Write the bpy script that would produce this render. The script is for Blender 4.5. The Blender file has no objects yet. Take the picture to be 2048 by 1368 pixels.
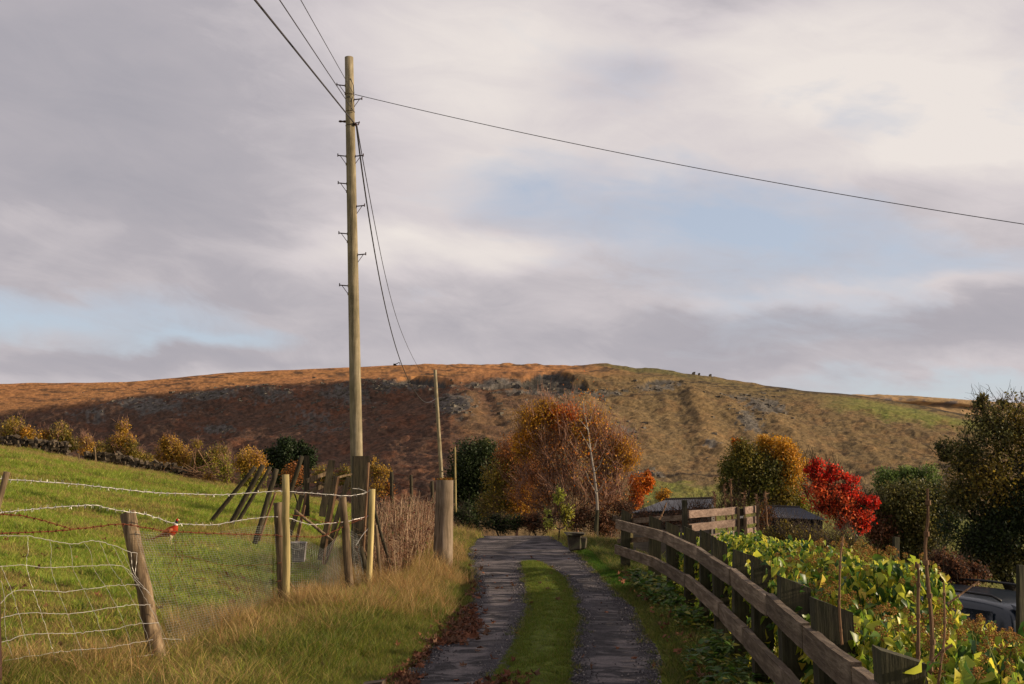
import bpy, math, random
import numpy as np
from mathutils import Vector, Matrix
R = math.radians
C = bpy.context.scene.collection
sc = bpy.context.scene
random.seed(7); rng = np.random.default_rng(7)

# ------------------------------------------------------------------ camera, world, sun, exposure
CAMZ = 1.75
PITCH = math.atan(246/2000)
cam = bpy.data.cameras.new('camera'); camo = bpy.data.objects.new('camera', cam); C.objects.link(camo)
camo.location = (0, 0, CAMZ); camo.rotation_euler = (math.pi/2+PITCH, 0, 0)
cam.sensor_width = 36; cam.lens = 36*2000/2048; cam.clip_start = .05; cam.clip_end = 9000
sc.camera = camo
SUN_AZ, SUN_EL = 92, 16         # azimuth from +Y towards +X
sl = bpy.data.lights.new('sun', 'SUN'); so = bpy.data.objects.new('sun', sl); C.objects.link(so)
sl.energy = 5.0; sl.angle = R(.5); sl.color = (1, .80, .56)
so.rotation_euler = (R(90-SUN_EL), 0, R(180-SUN_AZ))
sc.view_settings.view_transform = 'Standard'; sc.view_settings.look = 'None'
sc.view_settings.exposure = 0.5; sc.view_settings.gamma = 1; sc.view_settings.use_curve_mapping = False

W = bpy.data.worlds.new("World"); sc.world = W; W.use_nodes = True
def world():
    nt = W.node_tree; N = nt.nodes; L = nt.links; N.clear()
    out = N.new('ShaderNodeOutputWorld'); bg = N.new('ShaderNodeBackground'); bg.inputs[1].default_value = .086
    sky = N.new('ShaderNodeTexSky'); sky.sky_type = 'NISHITA'; sky.sun_disc = False
    sky.sun_elevation = R(SUN_EL); sky.sun_rotation = R(SUN_AZ)
    tc = N.new('ShaderNodeTexCoord'); sp = N.new('ShaderNodeSeparateXYZ'); L.new(tc.outputs['Generated'], sp.inputs[0])
    def m(op, a, b=None, c=None, clamp=False):
        n = N.new('ShaderNodeMath'); n.operation = op; n.use_clamp = clamp
        for i, v in enumerate((a, b, c)):
            if v is None: continue
            if isinstance(v, (int, float)): n.inputs[i].default_value = v
            else: L.new(v, n.inputs[i])
        return n.outputs[0]
    az = m('ARCTAN2', sp.outputs[0], sp.outputs[1]); el = m('ARCSINE', sp.outputs[2])
    def noise(sx, sy, det, seed, rot=0, rough=.5, dist=0):
        cb = N.new('ShaderNodeCombineXYZ'); L.new(az, cb.inputs[0]); L.new(el, cb.inputs[1]); cb.inputs[2].default_value = seed
        mp = N.new('ShaderNodeMapping'); L.new(cb.outputs[0], mp.inputs[0]); mp.inputs['Rotation'].default_value = (0, 0, rot)
        mp2 = N.new('ShaderNodeMapping'); L.new(mp.outputs[0], mp2.inputs[0]); mp2.inputs['Scale'].default_value = (sx, sy, 1)
        n = N.new('ShaderNodeTexNoise'); n.inputs['Scale'].default_value = 1; n.inputs['Detail'].default_value = det
        n.inputs['Roughness'].default_value = rough; n.inputs['Distortion'].default_value = dist
        L.new(mp2.outputs[0], n.inputs['Vector']); return n.outputs[0]
    warp = noise(3.2, 7, 2, 3.3)
    azw = m('ADD', az, m('MULTIPLY', m('SUBTRACT', warp, .5), .24)); elw = m('ADD', el, m('MULTIPLY', m('SUBTRACT', noise(5, 13, 5, 8.1, .2, .55), .5), .10))
    def blob(px, py, rx, ry, amp, tilt=0):
        a0 = math.atan((px-1024)/2000); e0 = math.atan((930-py)/2000*math.cos(a0))
        dx = m('SUBTRACT', azw, a0); dy = m('SUBTRACT', elw, e0)
        if tilt:
            ct, st = math.cos(tilt), math.sin(tilt)
            dx2 = m('ADD', m('MULTIPLY', dx, ct), m('MULTIPLY', dy, st)); dy = m('SUBTRACT', m('MULTIPLY', dy, ct), m('MULTIPLY', dx, st)); dx = dx2
        q = m('ADD', m('POWER', m('ABSOLUTE', m('DIVIDE', dx, rx/2000)), 2), m('POWER', m('ABSOLUTE', m('DIVIDE', dy, ry/2000)), 2))
        return m('MULTIPLY', m('EXPONENT', m('MULTIPLY', q, -1)), amp)
    def total(bl, base):
        s = base
        for b in bl: s = m('ADD', s, blob(*b))
        return s
    blue = total([(1430, 455, 420, 95, .72, -.12), (1900, 540, 380, 55, .55), (150, 640, 330, 55, .75), (1750, 215, 240, 60, .42), (1960, 768, 320, 26, .9),
                  (30, 560, 300, 50, .3), (420, 690, 200, 22, .5, .1), (1050, 330, 120, 60, .2)],
                 m('MULTIPLY', m('SUBTRACT', noise(3.2, 8, 5, 1.7, .12, .55, .3), .52), 1.7))
    lig = total([(900, 230, 230, 190, .34, .5), (1850, 150, 420, 90, .62, -.1), (1300, 290, 300, 70, .2, -.2), (1950, 290, 260, 50, .5), (1500, 20, 600, 70, .4), (780, 480, 500, 40, .35),
                 (1000, 520, 220, 40, .25), (1750, 585, 420, 26, .22), (470, 640, 200, 30, .1), (100, 150, 500, 330, -.3), (350, 420, 260, 60, -.14, -.1), (1600, 672, 700, 50, -.28), (350, 735, 500, 24, -.22), (120, 400, 260, 50, -.12),
                 (560, 100, 260, 200, -.08), (1250, 130, 300, 60, -.05)],
                m('ADD', .5, m('MULTIPLY', m('SUBTRACT', noise(3, 8.5, 7, 5.9, -.15, .5, .3), .5), .75)))
    fine = m('MULTIPLY', m('SUBTRACT', noise(9, 26, 8, 9.2, .22, .66, .8), .5), .36)
    lig = m('ADD', lig, fine, clamp=True)
    cr = N.new('ShaderNodeValToRGB'); L.new(lig, cr.inputs[0]); e = cr.color_ramp.elements
    e[0].position = 0; e[0].color = (.31, .30, .335, 1); e[1].position = 1; e[1].color = (.69, .635, .60, 1)
    x = cr.color_ramp.elements.new(.32); x.color = (.375, .352, .38, 1)
    x = cr.color_ramp.elements.new(.62); x.color = (.545, .50, .51, 1)
    sc10 = N.new('ShaderNodeMixRGB'); sc10.blend_type = 'MULTIPLY'; sc10.inputs[0].default_value = 1; L.new(cr.outputs[0], sc10.inputs[1]); sc10.inputs[2].default_value = (10, 10, 10, 1)
    # thin veil over the clear sky
    veil = N.new('ShaderNodeMixRGB'); veil.inputs[0].default_value = .62; L.new(sky.outputs[0], veil.inputs[1]); veil.inputs[2].default_value = (4.9, 5.3, 6.35, 1)
    mask = m('MULTIPLY', m('SUBTRACT', m('ADD', blue, m('MULTIPLY', fine, 1.5)), .16), 1.7, clamp=True)
    mx = N.new('ShaderNodeMixRGB'); L.new(mask, mx.inputs[0]); L.new(sc10.outputs[0], mx.inputs[1]); L.new(veil.outputs[0], mx.inputs[2])
    L.new(mx.outputs[0], bg.inputs[0]); L.new(bg.outputs[0], out.inputs[0])
world()

# ------------------------------------------------------------------ projection helpers (a photo pixel plus a distance gives a point in the place)
cp, sp_ = math.cos(PITCH), math.sin(PITCH)
def ray(px, py):
    u = (np.asarray(px, float)-1024)/2000; v = (684-np.asarray(py, float))/2000
    return u, cp-v*sp_, sp_+v*cp
def P(px, py, D):
    dx, dy, dz = ray(px, py); k = D/dy
    return np.stack(np.broadcast_arrays(dx*k, np.asarray(D, float)+0*dx, CAMZ+dz*k), -1)
def hitz(px, py, z=0.0):
    dx, dy, dz = ray(px, py); k = (z-CAMZ)/dz
    return dx*k, dy*k
def onplane(px, py, A, B):
    """point where the pixel's ray meets the vertical plane through ground points A and B"""
    dx, dy, dz = ray(px, py); nx, ny = B[1]-A[1], -(B[0]-A[0])
    k = (A[0]*nx+A[1]*ny)/(dx*nx+dy*ny)
    return np.array([dx*k, dy*k, CAMZ+dz*k])
def ss(x, a, b):
    t = np.clip((np.asarray(x, float)-a)/(b-a), 0, 1); return t*t*(3-2*t)

# ------------------------------------------------------------------ noise
def _h(ix, iy, s):
    n = (ix.astype(np.int64)*374761393+iy.astype(np.int64)*668265263+s*974634777) & 0xffffffff
    n = ((n ^ (n >> 13))*1274126177) & 0xffffffff
    return ((n ^ (n >> 16)) & 0xffff)/65535.0
def vn(x, y, s=0):
    x = np.asarray(x, float); y = np.asarray(y, float)
    ix = np.floor(x); iy = np.floor(y); fx = x-ix; fy = y-iy; fx = fx*fx*(3-2*fx); fy = fy*fy*(3-2*fy)
    a = _h(ix, iy, s); b = _h(ix+1, iy, s); c = _h(ix, iy+1, s); d = _h(ix+1, iy+1, s)
    return (a+(b-a)*fx)+((c+(d-c)*fx)-(a+(b-a)*fx))*fy
def fbm(x, y, s=0, o=4):
    t = 0; a = .5; n = 0
    for i in range(o):
        t = t+a*vn(x, y, s+i*17); n += a; a *= .5; x = x*2.03+7.1; y = y*2.03+3.7
    return t/n

# ------------------------------------------------------------------ meshes and tagging
ORG = {}
def mesh_np(name, V, F, col=None, smooth=False, org=(0, 0, 0)):
    V = np.asarray(V, np.float64).reshape(-1, 3)-np.asarray(org); F = np.asarray(F, np.int32)
    me = bpy.data.meshes.new(name); n, k = F.shape
    me.vertices.add(len(V)); me.vertices.foreach_set('co', V.astype(np.float32).ravel())
    me.loops.add(n*k); me.loops.foreach_set('vertex_index', F.ravel())
    me.polygons.add(n); me.polygons.foreach_set('loop_start', np.arange(0, n*k, k, dtype=np.int32))
    me.polygons.foreach_set('loop_total', np.full(n, k, dtype=np.int32))
    if smooth: me.polygons.foreach_set('use_smooth', np.ones(n, dtype=bool))
    me.update(calc_edges=True)
    if col is not None: setcol(me, col)
    return me
def setcol(me, col):
    col = np.asarray(col, np.float32)
    if col.shape[1] == 3: col = np.concatenate([col, np.ones((len(col), 1), np.float32)], 1)
    a = me.color_attributes.new(name='Col', type='FLOAT_COLOR', domain='POINT'); a.data.foreach_set('color', col.ravel())
def place(name, me, mat, parent=None, org=(0, 0, 0)):
    o = bpy.data.objects.new(name, me); C.objects.link(o)
    if mat is not None: me.materials.append(mat)
    po = ORG.get(parent.name, np.zeros(3)) if parent else np.zeros(3)
    o.location = Vector(np.asarray(org)-po); ORG[o.name] = np.asarray(org, float)
    if parent: o.parent = parent
    return o
def tag(o, label=None, cat=None, group=None, kind=None):
    if label: o['label'] = label
    if cat: o['category'] = cat
    if group: o['group'] = group
    if kind: o['kind'] = kind
    return o
def empty(name, loc, label, cat, group=None):
    o = bpy.data.objects.new(name, None); C.objects.link(o); o.location = Vector(loc); o.empty_display_size = .1
    ORG[o.name] = np.asarray(loc, float); return tag(o, label, cat, group)

class MB:
    def __init__(s): s.V = []; s.F = []; s.K = []; s.n = 0
    def add(s, V, F, col=None):
        V = np.asarray(V, float).reshape(-1, 3); s.V.append(V); s.F += [tuple(int(i)+s.n for i in f) for f in F]
        s.K.append(np.tile(np.asarray(col if col is not None else (1, 1, 1), float), (len(V), 1)) if col is None or np.ndim(col) == 1 else np.asarray(col)); s.n += len(V)
    def tube(s, pts, rad, seg=8, cap=True, jit=0, col=None, tilt=None):
        pts = np.asarray(pts, float); n = len(pts); rad = np.broadcast_to(rad, (n,))
        T = np.gradient(pts, axis=0) if n > 2 else np.repeat((pts[1]-pts[0])[None], 2, 0)
        T = T/np.maximum(np.linalg.norm(T, axis=1, keepdims=True), 1e-9)
        u = np.cross(T[0], (0, 0, 1)); 
        if np.linalg.norm(u) < .15: u = np.cross(T[0], (0, 1, 0))
        u /= np.linalg.norm(u); V = []
        for i in range(n):
            u = u-T[i]*np.dot(u, T[i]); u /= max(np.linalg.norm(u), 1e-9); w = np.cross(T[i], u)
            for k in range(seg):
                a = 2*math.pi*k/seg; r = rad[i]*(1+jit*(random.random()-.5)); V.append(pts[i]+(u*math.cos(a)+w*math.sin(a))*r)
        V = np.array(V)
        if tilt is not None: V[-seg:] += np.array([[0, 0, 1]])*((V[-seg:]-pts[-1])@np.asarray(tilt, float))[:, None]
        F = [(i*seg+k, i*seg+(k+1) % seg, (i+1)*seg+(k+1) % seg, (i+1)*seg+k) for i in range(n-1) for k in range(seg)]
        if cap: F += [tuple(range(seg))[::-1], tuple((n-1)*seg+k for k in range(seg))]
        s.add(V, F, col)
    def hexa(s, c8, col=None):
        """8 corners: bottom 4 then top 4, same order"""
        s.add(c8, [(3, 2, 1, 0), (4, 5, 6, 7), (0, 1, 5, 4), (1, 2, 6, 5), (2, 3, 7, 6), (3, 0, 4, 7)], col)
    def box(s, c, d, rz=0, col=None):
        cx, cy, cz = c; hx, hy, hz = d[0]/2, d[1]/2, d[2]/2; q = []
        for z in (-hz, hz):
            for x, y in ((-hx, -hy), (hx, -hy), (hx, hy), (-hx, hy)):
                q.append((cx+x*math.cos(rz)-y*math.sin(rz), cy+x*math.sin(rz)+y*math.cos(rz), cz+z))
        s.hexa(q, col)
    def plank(s, a, b, w, t, side=(0, 0, 1), n=6, wob=.004, col=None):
        """board from a to b; w measured along 'side', t across"""
        a = np.asarray(a, float); b = np.asarray(b, float); d = b-a; d /= np.linalg.norm(d)
        sd = np.asarray(side, float); sd = sd-d*np.dot(sd, d); sd /= np.linalg.norm(sd); e = np.cross(d, sd); V = []
        for i in range(n+1):
            p = a+(b-a)*i/n
            for x, y in ((-1, -1), (1, -1), (1, 1), (-1, 1)):
                V.append(p+sd*(x*w/2+random.uniform(-wob, wob))+e*(y*t/2+random.uniform(-wob, wob)))
        F = [(i*4+k, i*4+(k+1) % 4, (i+1)*4+(k+1) % 4, (i+1)*4+k) for i in range(n) for k in range(4)]+[(3, 2, 1, 0), (n*4, n*4+1, n*4+2, n*4+3)]
        s.add(V, F, col)
    def build(s, name, mat, parent=None, org=None, smooth=False, bevel=0):
        V = np.concatenate(s.V)
        if org is None: org = ORG[parent.name] if parent else np.array([V[:, 0].mean(), V[:, 1].mean(), V[:, 2].min()])
        me = bpy.data.meshes.new(name); me.from_pydata((V-np.asarray(org)).tolist(), [], s.F); me.update()
        setcol(me, np.concatenate(s.K))
        if smooth: me.polygons.foreach_set('use_smooth', np.ones(len(me.polygons), dtype=bool))
        o = place(name, me, mat, parent, org)
        if bevel:
            b = o.modifiers.new('bevel', 'BEVEL'); b.width = bevel; b.segments = 1; b.limit_method = 'ANGLE'
        return o
def smooth_sides(o):
    for p in o.data.polygons: p.use_smooth = len(p.vertices) == 4

# ------------------------------------------------------------------ materials
def lin(r, g, b): return tuple(((c/255+.055)/1.055)**2.4 if c > 10 else c/255/12.92 for c in (r, g, b))
def newmat(name):
    m = bpy.data.materials.new(name); m.use_nodes = True; nt = m.node_tree; nt.nodes.clear(); return m, nt.nodes, nt.links
def nz(N, L, vec, scale, det=4, rough=.55, sv=None, dist=0):
    n = N.new('ShaderNodeTexNoise'); n.inputs['Scale'].default_value = scale; n.inputs['Detail'].default_value = det; n.inputs['Roughness'].default_value = rough; n.inputs['Distortion'].default_value = dist
    if sv:
        mp = N.new('ShaderNodeMapping'); mp.inputs['Scale'].default_value = sv; L.new(vec, mp.inputs[0]); vec = mp.outputs[0]
    L.new(vec, n.inputs['Vector']); return n.outputs[0]
def ramp(N, L, f, stops):
    r = N.new('ShaderNodeValToRGB'); L.new(f, r.inputs[0]); e = r.color_ramp.elements
    e[0].position, e[0].color = stops[0][0], (*stops[0][1], 1); e[1].position, e[1].color = stops[-1][0], (*stops[-1][1], 1)
    for p, c in stops[1:-1]: x = e.new(p); x.color = (*c, 1)
    return r.outputs[0]
def mixc(N, L, f, a, b, mode='MIX'):
    m = N.new('ShaderNodeMixRGB'); m.blend_type = mode
    for i, v in ((0, f), (1, a), (2, b)):
        if isinstance(v, (int, float)): m.inputs[i].default_value = v
        elif isinstance(v, tuple): m.inputs[i].default_value = (*v, 1)
        else: L.new(v, m.inputs[i])
    return m.outputs[0]
def mathn(N, L, op, a, b=0, clamp=False):
    n = N.new('ShaderNodeMath'); n.operation = op; n.use_clamp = clamp
    for i, v in ((0, a), (1, b)):
        if isinstance(v, (int, float)): n.inputs[i].default_value = v
        else: L.new(v, n.inputs[i])
    return n.outputs[0]
def finish(N, L, col, rough=.8, bump=None, bs=.3, bd=.01, spec=.3, transl=0, trcol=None, coat=0, metal=0):
    o = N.new('ShaderNodeOutputMaterial'); b = N.new('ShaderNodeBsdfPrincipled')
    if isinstance(col, tuple): b.inputs['Base Color'].default_value = (*col, 1)
    else: L.new(col, b.inputs['Base Color'])
    if isinstance(rough, (int, float)): b.inputs['Roughness'].default_value = rough
    else: L.new(rough, b.inputs['Roughness'])
    b.inputs['Specular IOR Level'].default_value = spec; b.inputs['Metallic'].default_value = metal; b.inputs['Coat Weight'].default_value = coat
    if bump is not None:
        bn = N.new('ShaderNodeBump'); bn.inputs['Strength'].default_value = bs; bn.inputs['Distance'].default_value = bd; L.new(bump, bn.inputs['Height']); L.new(bn.outputs[0], b.inputs['Normal'])
    s = b.outputs[0]
    if transl:
        t = N.new('ShaderNodeBsdfTranslucent'); c = trcol if trcol is not None else col
        if isinstance(c, tuple): t.inputs[0].default_value = (*c, 1)
        else: L.new(c, t.inputs[0])
        mx = N.new('ShaderNodeMixShader'); mx.inputs[0].default_value = transl; L.new(s, mx.inputs[1]); L.new(t.outputs[0], mx.inputs[2]); s = mx.outputs[0]
    L.new(s, o.inputs[0])
def leafmat(name, rough=.55, transl=.35, spec=.3, gain=1.0, var=.35):
    """leaf colour from the colour attribute, varied per object copy"""
    m, N, L = newmat(name); a = N.new('ShaderNodeVertexColor'); a.layer_name = 'Col'
    oi = N.new('ShaderNodeObjectInfo'); f = mathn(N, L, 'MULTIPLY_ADD', oi.outputs['Random'], var); f.node.inputs[2].default_value = (1-var/2)*gain
    h = N.new('ShaderNodeHueSaturation'); L.new(a.outputs[0], h.inputs['Color']); L.new(f, h.inputs['Value'])
    finish(N, L, h.outputs[0], rough, spec=spec, transl=transl); return m
def woodmat(name, c0, c1, c2, axis='z', rough=.85, green=0, sc_=1.0):
    m, N, L = newmat(name); tc = N.new('ShaderNodeTexCoord'); v = tc.outputs['Object']
    sv = {'z': (28, 28, 2.2), 'y': (28, 2.2, 28), 'x': (2.2, 28, 28)}[axis]; sv = tuple(k*sc_ for k in sv)
    g = nz(N, L, v, 1, 5, .65, sv, .4); big = nz(N, L, v, 2.6, 3, .6); fine = nz(N, L, v, 1, 3, .6, tuple(k*3.2 for k in sv))
    col = ramp(N, L, g, [(.3, c0), (.52, c1), (.72, c2)])
    oi = N.new('ShaderNodeObjectInfo'); vr = mathn(N, L, 'MULTIPLY_ADD', oi.outputs['Random'], .5); vr.node.inputs[2].default_value = .75
    cb = N.new('ShaderNodeCombineColor'); [L.new(vr, cb.inputs[i]) for i in range(3)]; col = mixc(N, L, 1.0, col, cb.outputs[0], 'MULTIPLY')
    col = mixc(N, L, mathn(N, L, 'MULTIPLY', mathn(N, L, 'SUBTRACT', big, .35, True), 1.3, True), col, tuple(k*.45 for k in c0))
    if green: col = mixc(N, L, mathn(N, L, 'MULTIPLY', mathn(N, L, 'SUBTRACT', nz(N, L, v, 4, 4, .6), .42, True), green*5, True), col, lin(62, 72, 34))
    h = mathn(N, L, 'ADD', g, mathn(N, L, 'MULTIPLY', fine, .6))
    finish(N, L, col, rough, h, .55, .012, .2); return m
def plainmat(name, c, rough=.6, spec=.4, metal=0, nvar=.25, nscale=8, coat=0, bump=.15):
    m, N, L = newmat(name); tc = N.new('ShaderNodeTexCoord'); n = nz(N, L, tc.outputs['Object'], nscale, 5, .6)
    col = ramp(N, L, n, [(.3, tuple(k*(1-nvar) for k in c)), (.7, tuple(min(1, k*(1+nvar)) for k in c))])
    finish(N, L, col, rough, n, bump, .01, spec, metal=metal, coat=coat); return m
def stonemat(name, c0, c1, c2, sc_=3.0, moss=.3):
    m, N, L = newmat(name); tc = N.new('ShaderNodeTexCoord'); v = tc.outputs['Object']
    n = nz(N, L, v, sc_, 6, .65); col = ramp(N, L, n, [(.3, c0), (.5, c1), (.7, c2)])
    oi = N.new('ShaderNodeObjectInfo'); vr = mathn(N, L, 'MULTIPLY_ADD', oi.outputs['Random'], .6); vr.node.inputs[2].default_value = .7
    cb = N.new('ShaderNodeCombineColor'); [L.new(vr, cb.inputs[i]) for i in range(3)]; col = mixc(N, L, 1.0, col, cb.outputs[0], 'MULTIPLY')
    col = mixc(N, L, mathn(N, L, 'MULTIPLY', mathn(N, L, 'SUBTRACT', nz(N, L, v, sc_*1.7, 3), .5, True), moss*8, True), col, lin(70, 72, 48))
    finish(N, L, col, .9, n, .6, .03, .2); return m

MAT = {}
MAT['leaf'] = leafmat('leaf', var=.0, transl=.4); MAT['grass'] = leafmat('grass_blade', .55, .4, .25, 1.0, .4)
MAT['dryleaf'] = leafmat('dry_leaf', .75, .15, .15)
MAT['needle'] = leafmat('needle', .6, .2, .2, var=0)
MAT['twig'] = None
MAT['ivy'] = leafmat('ivy_leaf', .40, .5, .38, 1.3, .5)
MAT['pole'] = woodmat('pole_wood', lin(100, 90, 68), lin(150, 137, 110), lin(188, 174, 146), 'z', .85, .12, .55)
MAT['old_post'] = woodmat('old_post_wood', lin(62, 50, 38), lin(112, 94, 72), lin(158, 138, 110), 'z', .9, .05)
MAT['new_post'] = woodmat('new_post_wood', lin(138, 122, 78), lin(178, 160, 108), lin(200, 184, 134), 'z', .8, .02, .6)
MAT['dark_post'] = woodmat('dark_post_wood', lin(34, 30, 24), lin(62, 54, 42), lin(88, 78, 60), 'z', .9, .12)
MAT['rail'] = woodmat('rail_wood', lin(76, 62, 50), lin(112, 97, 82), lin(150, 134, 116), 'y', .9, .06)
MAT['sleeper'] = woodmat('fence_post_wood', lin(36, 34, 27), lin(62, 58, 45), lin(84, 78, 60), 'z', .9, .2)
MAT['pink_rail'] = woodmat('pale_board_wood', lin(90, 74, 64), lin(126, 106, 94), lin(150, 130, 116), 'x', .85, 0)
MAT['bark'] = woodmat('bark', lin(46, 38, 32), lin(74, 62, 52), lin(104, 90, 76), 'z', .95, .06)
MAT['palebark'] = woodmat('pale_bark', lin(120, 110, 100), lin(170, 160, 148), lin(205, 196, 184), 'z', .9, .02)
MAT['darkbark'] = woodmat('dark_bark', lin(28, 24, 20), lin(44, 38, 32), lin(64, 56, 46), 'z', .95, .05)
MAT['twig'] = woodmat('twig_bark', lin(96, 72, 60), lin(138, 104, 86), lin(176, 140, 118), 'z', .9, 0)
MAT['stem'] = woodmat('dry_stem', lin(88, 64, 46), lin(128, 98, 72), lin(162, 130, 98), 'z', .85, 0)
MAT['galv'] = plainmat('galvanised_wire', (.40, .38, .35), .45, .5, .35)
MAT['netwire'] = plainmat('thin_net_wire', (.24, .24, .22), .5, .5, .3)
MAT['rust'] = plainmat('rusty_wire', lin(92, 48, 30), .9, .2, 0, .4, 30)
MAT['iron'] = plainmat('dark_iron', lin(58, 34, 26), .75, .4, .3, .4, 20)
MAT['cable'] = plainmat('black_cable', (.035, .03, .035), .6)
MAT['stone'] = stonemat('gritstone', lin(40, 34, 30), lin(70, 60, 50), lin(102, 90, 76))
MAT['mossy_stone'] = stonemat('mossy_stone', lin(36, 34, 28), lin(64, 58, 48), lin(100, 92, 76), 5.0, .7)
MAT['hillrock'] = stonemat('hill_rock', lin(58, 54, 50), lin(92, 86, 78), lin(130, 122, 110), .6, .2)
# ------------------------------------------------------------------ ground
_L = [(808, 1352), (865, 1295), (903, 1263), (941, 1203), (944, 1159), (933, 1098), (954, 1079), (968, 1072)]
_Rr = [(1322, 1368), (1322, 1317), (1297, 1273), (1271, 1222), (1208, 1159), (1167, 1117), (1138, 1095), (1110, 1079), (1105, 1073)]
_GL = [(979, 1368), (1021, 1305), (1052, 1241), (1055, 1203), (1052, 1159), (1043, 1121)]
_GR = [(1138, 1368), (1144, 1286), (1157, 1238), (1144, 1187), (1122, 1152), (1081, 1127), (1050, 1121)]
def tbl(t, near):
    q = sorted((float(hitz(*p)[1]), float(hitz(*p)[0])) for p in t); q = near+q; return [a for a, b in q], [b for a, b in q]
LY, LX = tbl(_L, [(-60, -1.5), (0, -1.0), (6, -.93)]); RY, RX = tbl(_Rr, [(-60, .8), (0, 1.1), (6, 1.2)])
LY += [28, 34, 45]; LX += [-1.15, -2.2, -6]; RY += [28, 34, 45]; RX += [.95, .1, -3.2]
GLY, GLX = tbl(_GL, [(-20, -.2), (0, -.2), (6, -.2)]); GRY, GRX = tbl(_GR, [(-20, .45), (0, .45), (6, .42)])
def xl(y): return np.interp(y, LY, LX)
def xr(y): return np.interp(y, RY, RX)
def G(x, y, rough=True):
    x = np.asarray(x, float); y = np.asarray(y, float)
    dl = xl(y)-x; dr = x-xr(y)
    z = -.035*(1-ss(dl, -.22, -.02))*(1-ss(dr, -.22, -.02))
    pl = .2-.169*(x+3)-.038*(y-8)
    pl = np.where(x < -60, .2-.169*(-57)-.038*(y-8)+.05*(-60-x), pl)
    bank = .17*ss(dl, 0, 1.3)*(1-ss(y, 18, 30))+.05*ss(y, 14, 20)*ss(dl, 0, .8)
    w = ss(-x, 1.9, 3.8)*ss(dl, .1, 1.0)
    z = z+bank*(1-w)+pl*w*ss(y, -25, -5)
    z = z-.16*ss(dr, .25, .9)-1.45*ss(dr, 1.2, 4.6)-.045*np.maximum(0, np.minimum(dr, 40)-4.6)
    wf = ss(-x, 6, 9.5)
    y0 = 24.3+(58-24.3)*wf
    e = np.maximum(0, y-y0); drop = np.where(e < 4, e*e/8*.15, .15*(e-2)); drop = np.minimum(drop, 30)*ss(e, 0, .5)
    z = z-drop
    if rough:
        off = ss(dl, 0, .5)+ss(dr, 0, .5)
        z = z+off*((fbm(x*.9, y*.9, 5, 3)-.5)*.16+(fbm(x*3.3, y*3.3, 9, 3)-.5)*.05)
        # low grassy terraces across the grazing slope
        z = z+wf*(fbm(x*.22, y*.55, 15, 3)-.5)*.5*ss(e, 3, 0)*ss(y, 12, 22)
    return np.maximum(z, -28)
def gz(x, y): return float(G(np.array([x]), np.array([y]))[0])

def ground():
    nu, nv = 520, 520; a = 1.6; b = math.asinh(3500/a); u = np.linspace(-1, 1, nu); x = a*np.sinh(b*u)*1.0
    a2 = 7.; lo = math.asinh(-120/a2); hi = math.asinh(3500/a2); y = 9+a2*np.sinh(np.linspace(lo, hi, nv))
    X, Y = np.meshgrid(x, y); Z = G(X, Y)
    V = np.stack([X, Y, Z], -1).reshape(-1, 3)
    i = np.arange(nv-1)[:, None]*nu+np.arange(nu-1)[None]; F = np.stack([i, i+1, i+nu+1, i+nu], -1).reshape(-1, 4)
    dl = xl(Y)-X; dr = X-xr(Y)
    g1 = np.array(lin(104, 122, 38)); g2 = np.array(lin(142, 142, 56)); soil = np.array(lin(66, 56, 38)); straw = np.array(lin(132, 112, 70))
    n = fbm(X*.5, Y*.9, 3, 5)[..., None]; n2 = fbm(X*2.5, Y*3, 4, 4)[..., None]
    c = g1*(1-n)+g2*n; c = c*(1-.5*ss(n2, .55, .75))+soil*.5*ss(n2, .55, .75)
    edge = ss(Y, 48, 57)*ss(-X, 5, 9)*(.5+.6*n2[..., 0]); c = c*(1-edge[..., None]*.8)+straw*edge[..., None]*.8
    vs = (ss(-X, .3, 1)*ss(-X, 3.8, 2.4))[..., None]; c = c*(1-vs*.7)+soil*vs*.7
    rs = ss(dr, 0, .3)[..., None]; c = c*(1-rs*.75)+soil*.8*rs*.75
    me = mesh_np('ground', V, F, c.reshape(-1, 3), True)
    m, N, L = newmat('turf_soil'); at = N.new('ShaderNodeVertexColor'); at.layer_name = 'Col'; tc = N.new('ShaderNodeTexCoord'); v = tc.outputs['Object']
    f = nz(N, L, v, 9, 6, .7); f2 = nz(N, L, v, 60, 4, .7)
    k = mathn(N, L, 'ADD', mathn(N, L, 'MULTIPLY', f, .8), mathn(N, L, 'MULTIPLY', f2, .8)); cb = N.new('ShaderNodeCombineColor'); [L.new(k, cb.inputs[i]) for i in range(3)]
    col = mixc(N, L, 1.0, at.outputs[0], cb.outputs[0], 'MULTIPLY')
    finish(N, L, col, .95, mathn(N, L, 'ADD', f, f2), .8, .05, .1)
    tag(place('ground', me, m), 'rough grassed earth under the field, verges and valley', None, None, 'structure')
ground()

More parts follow.
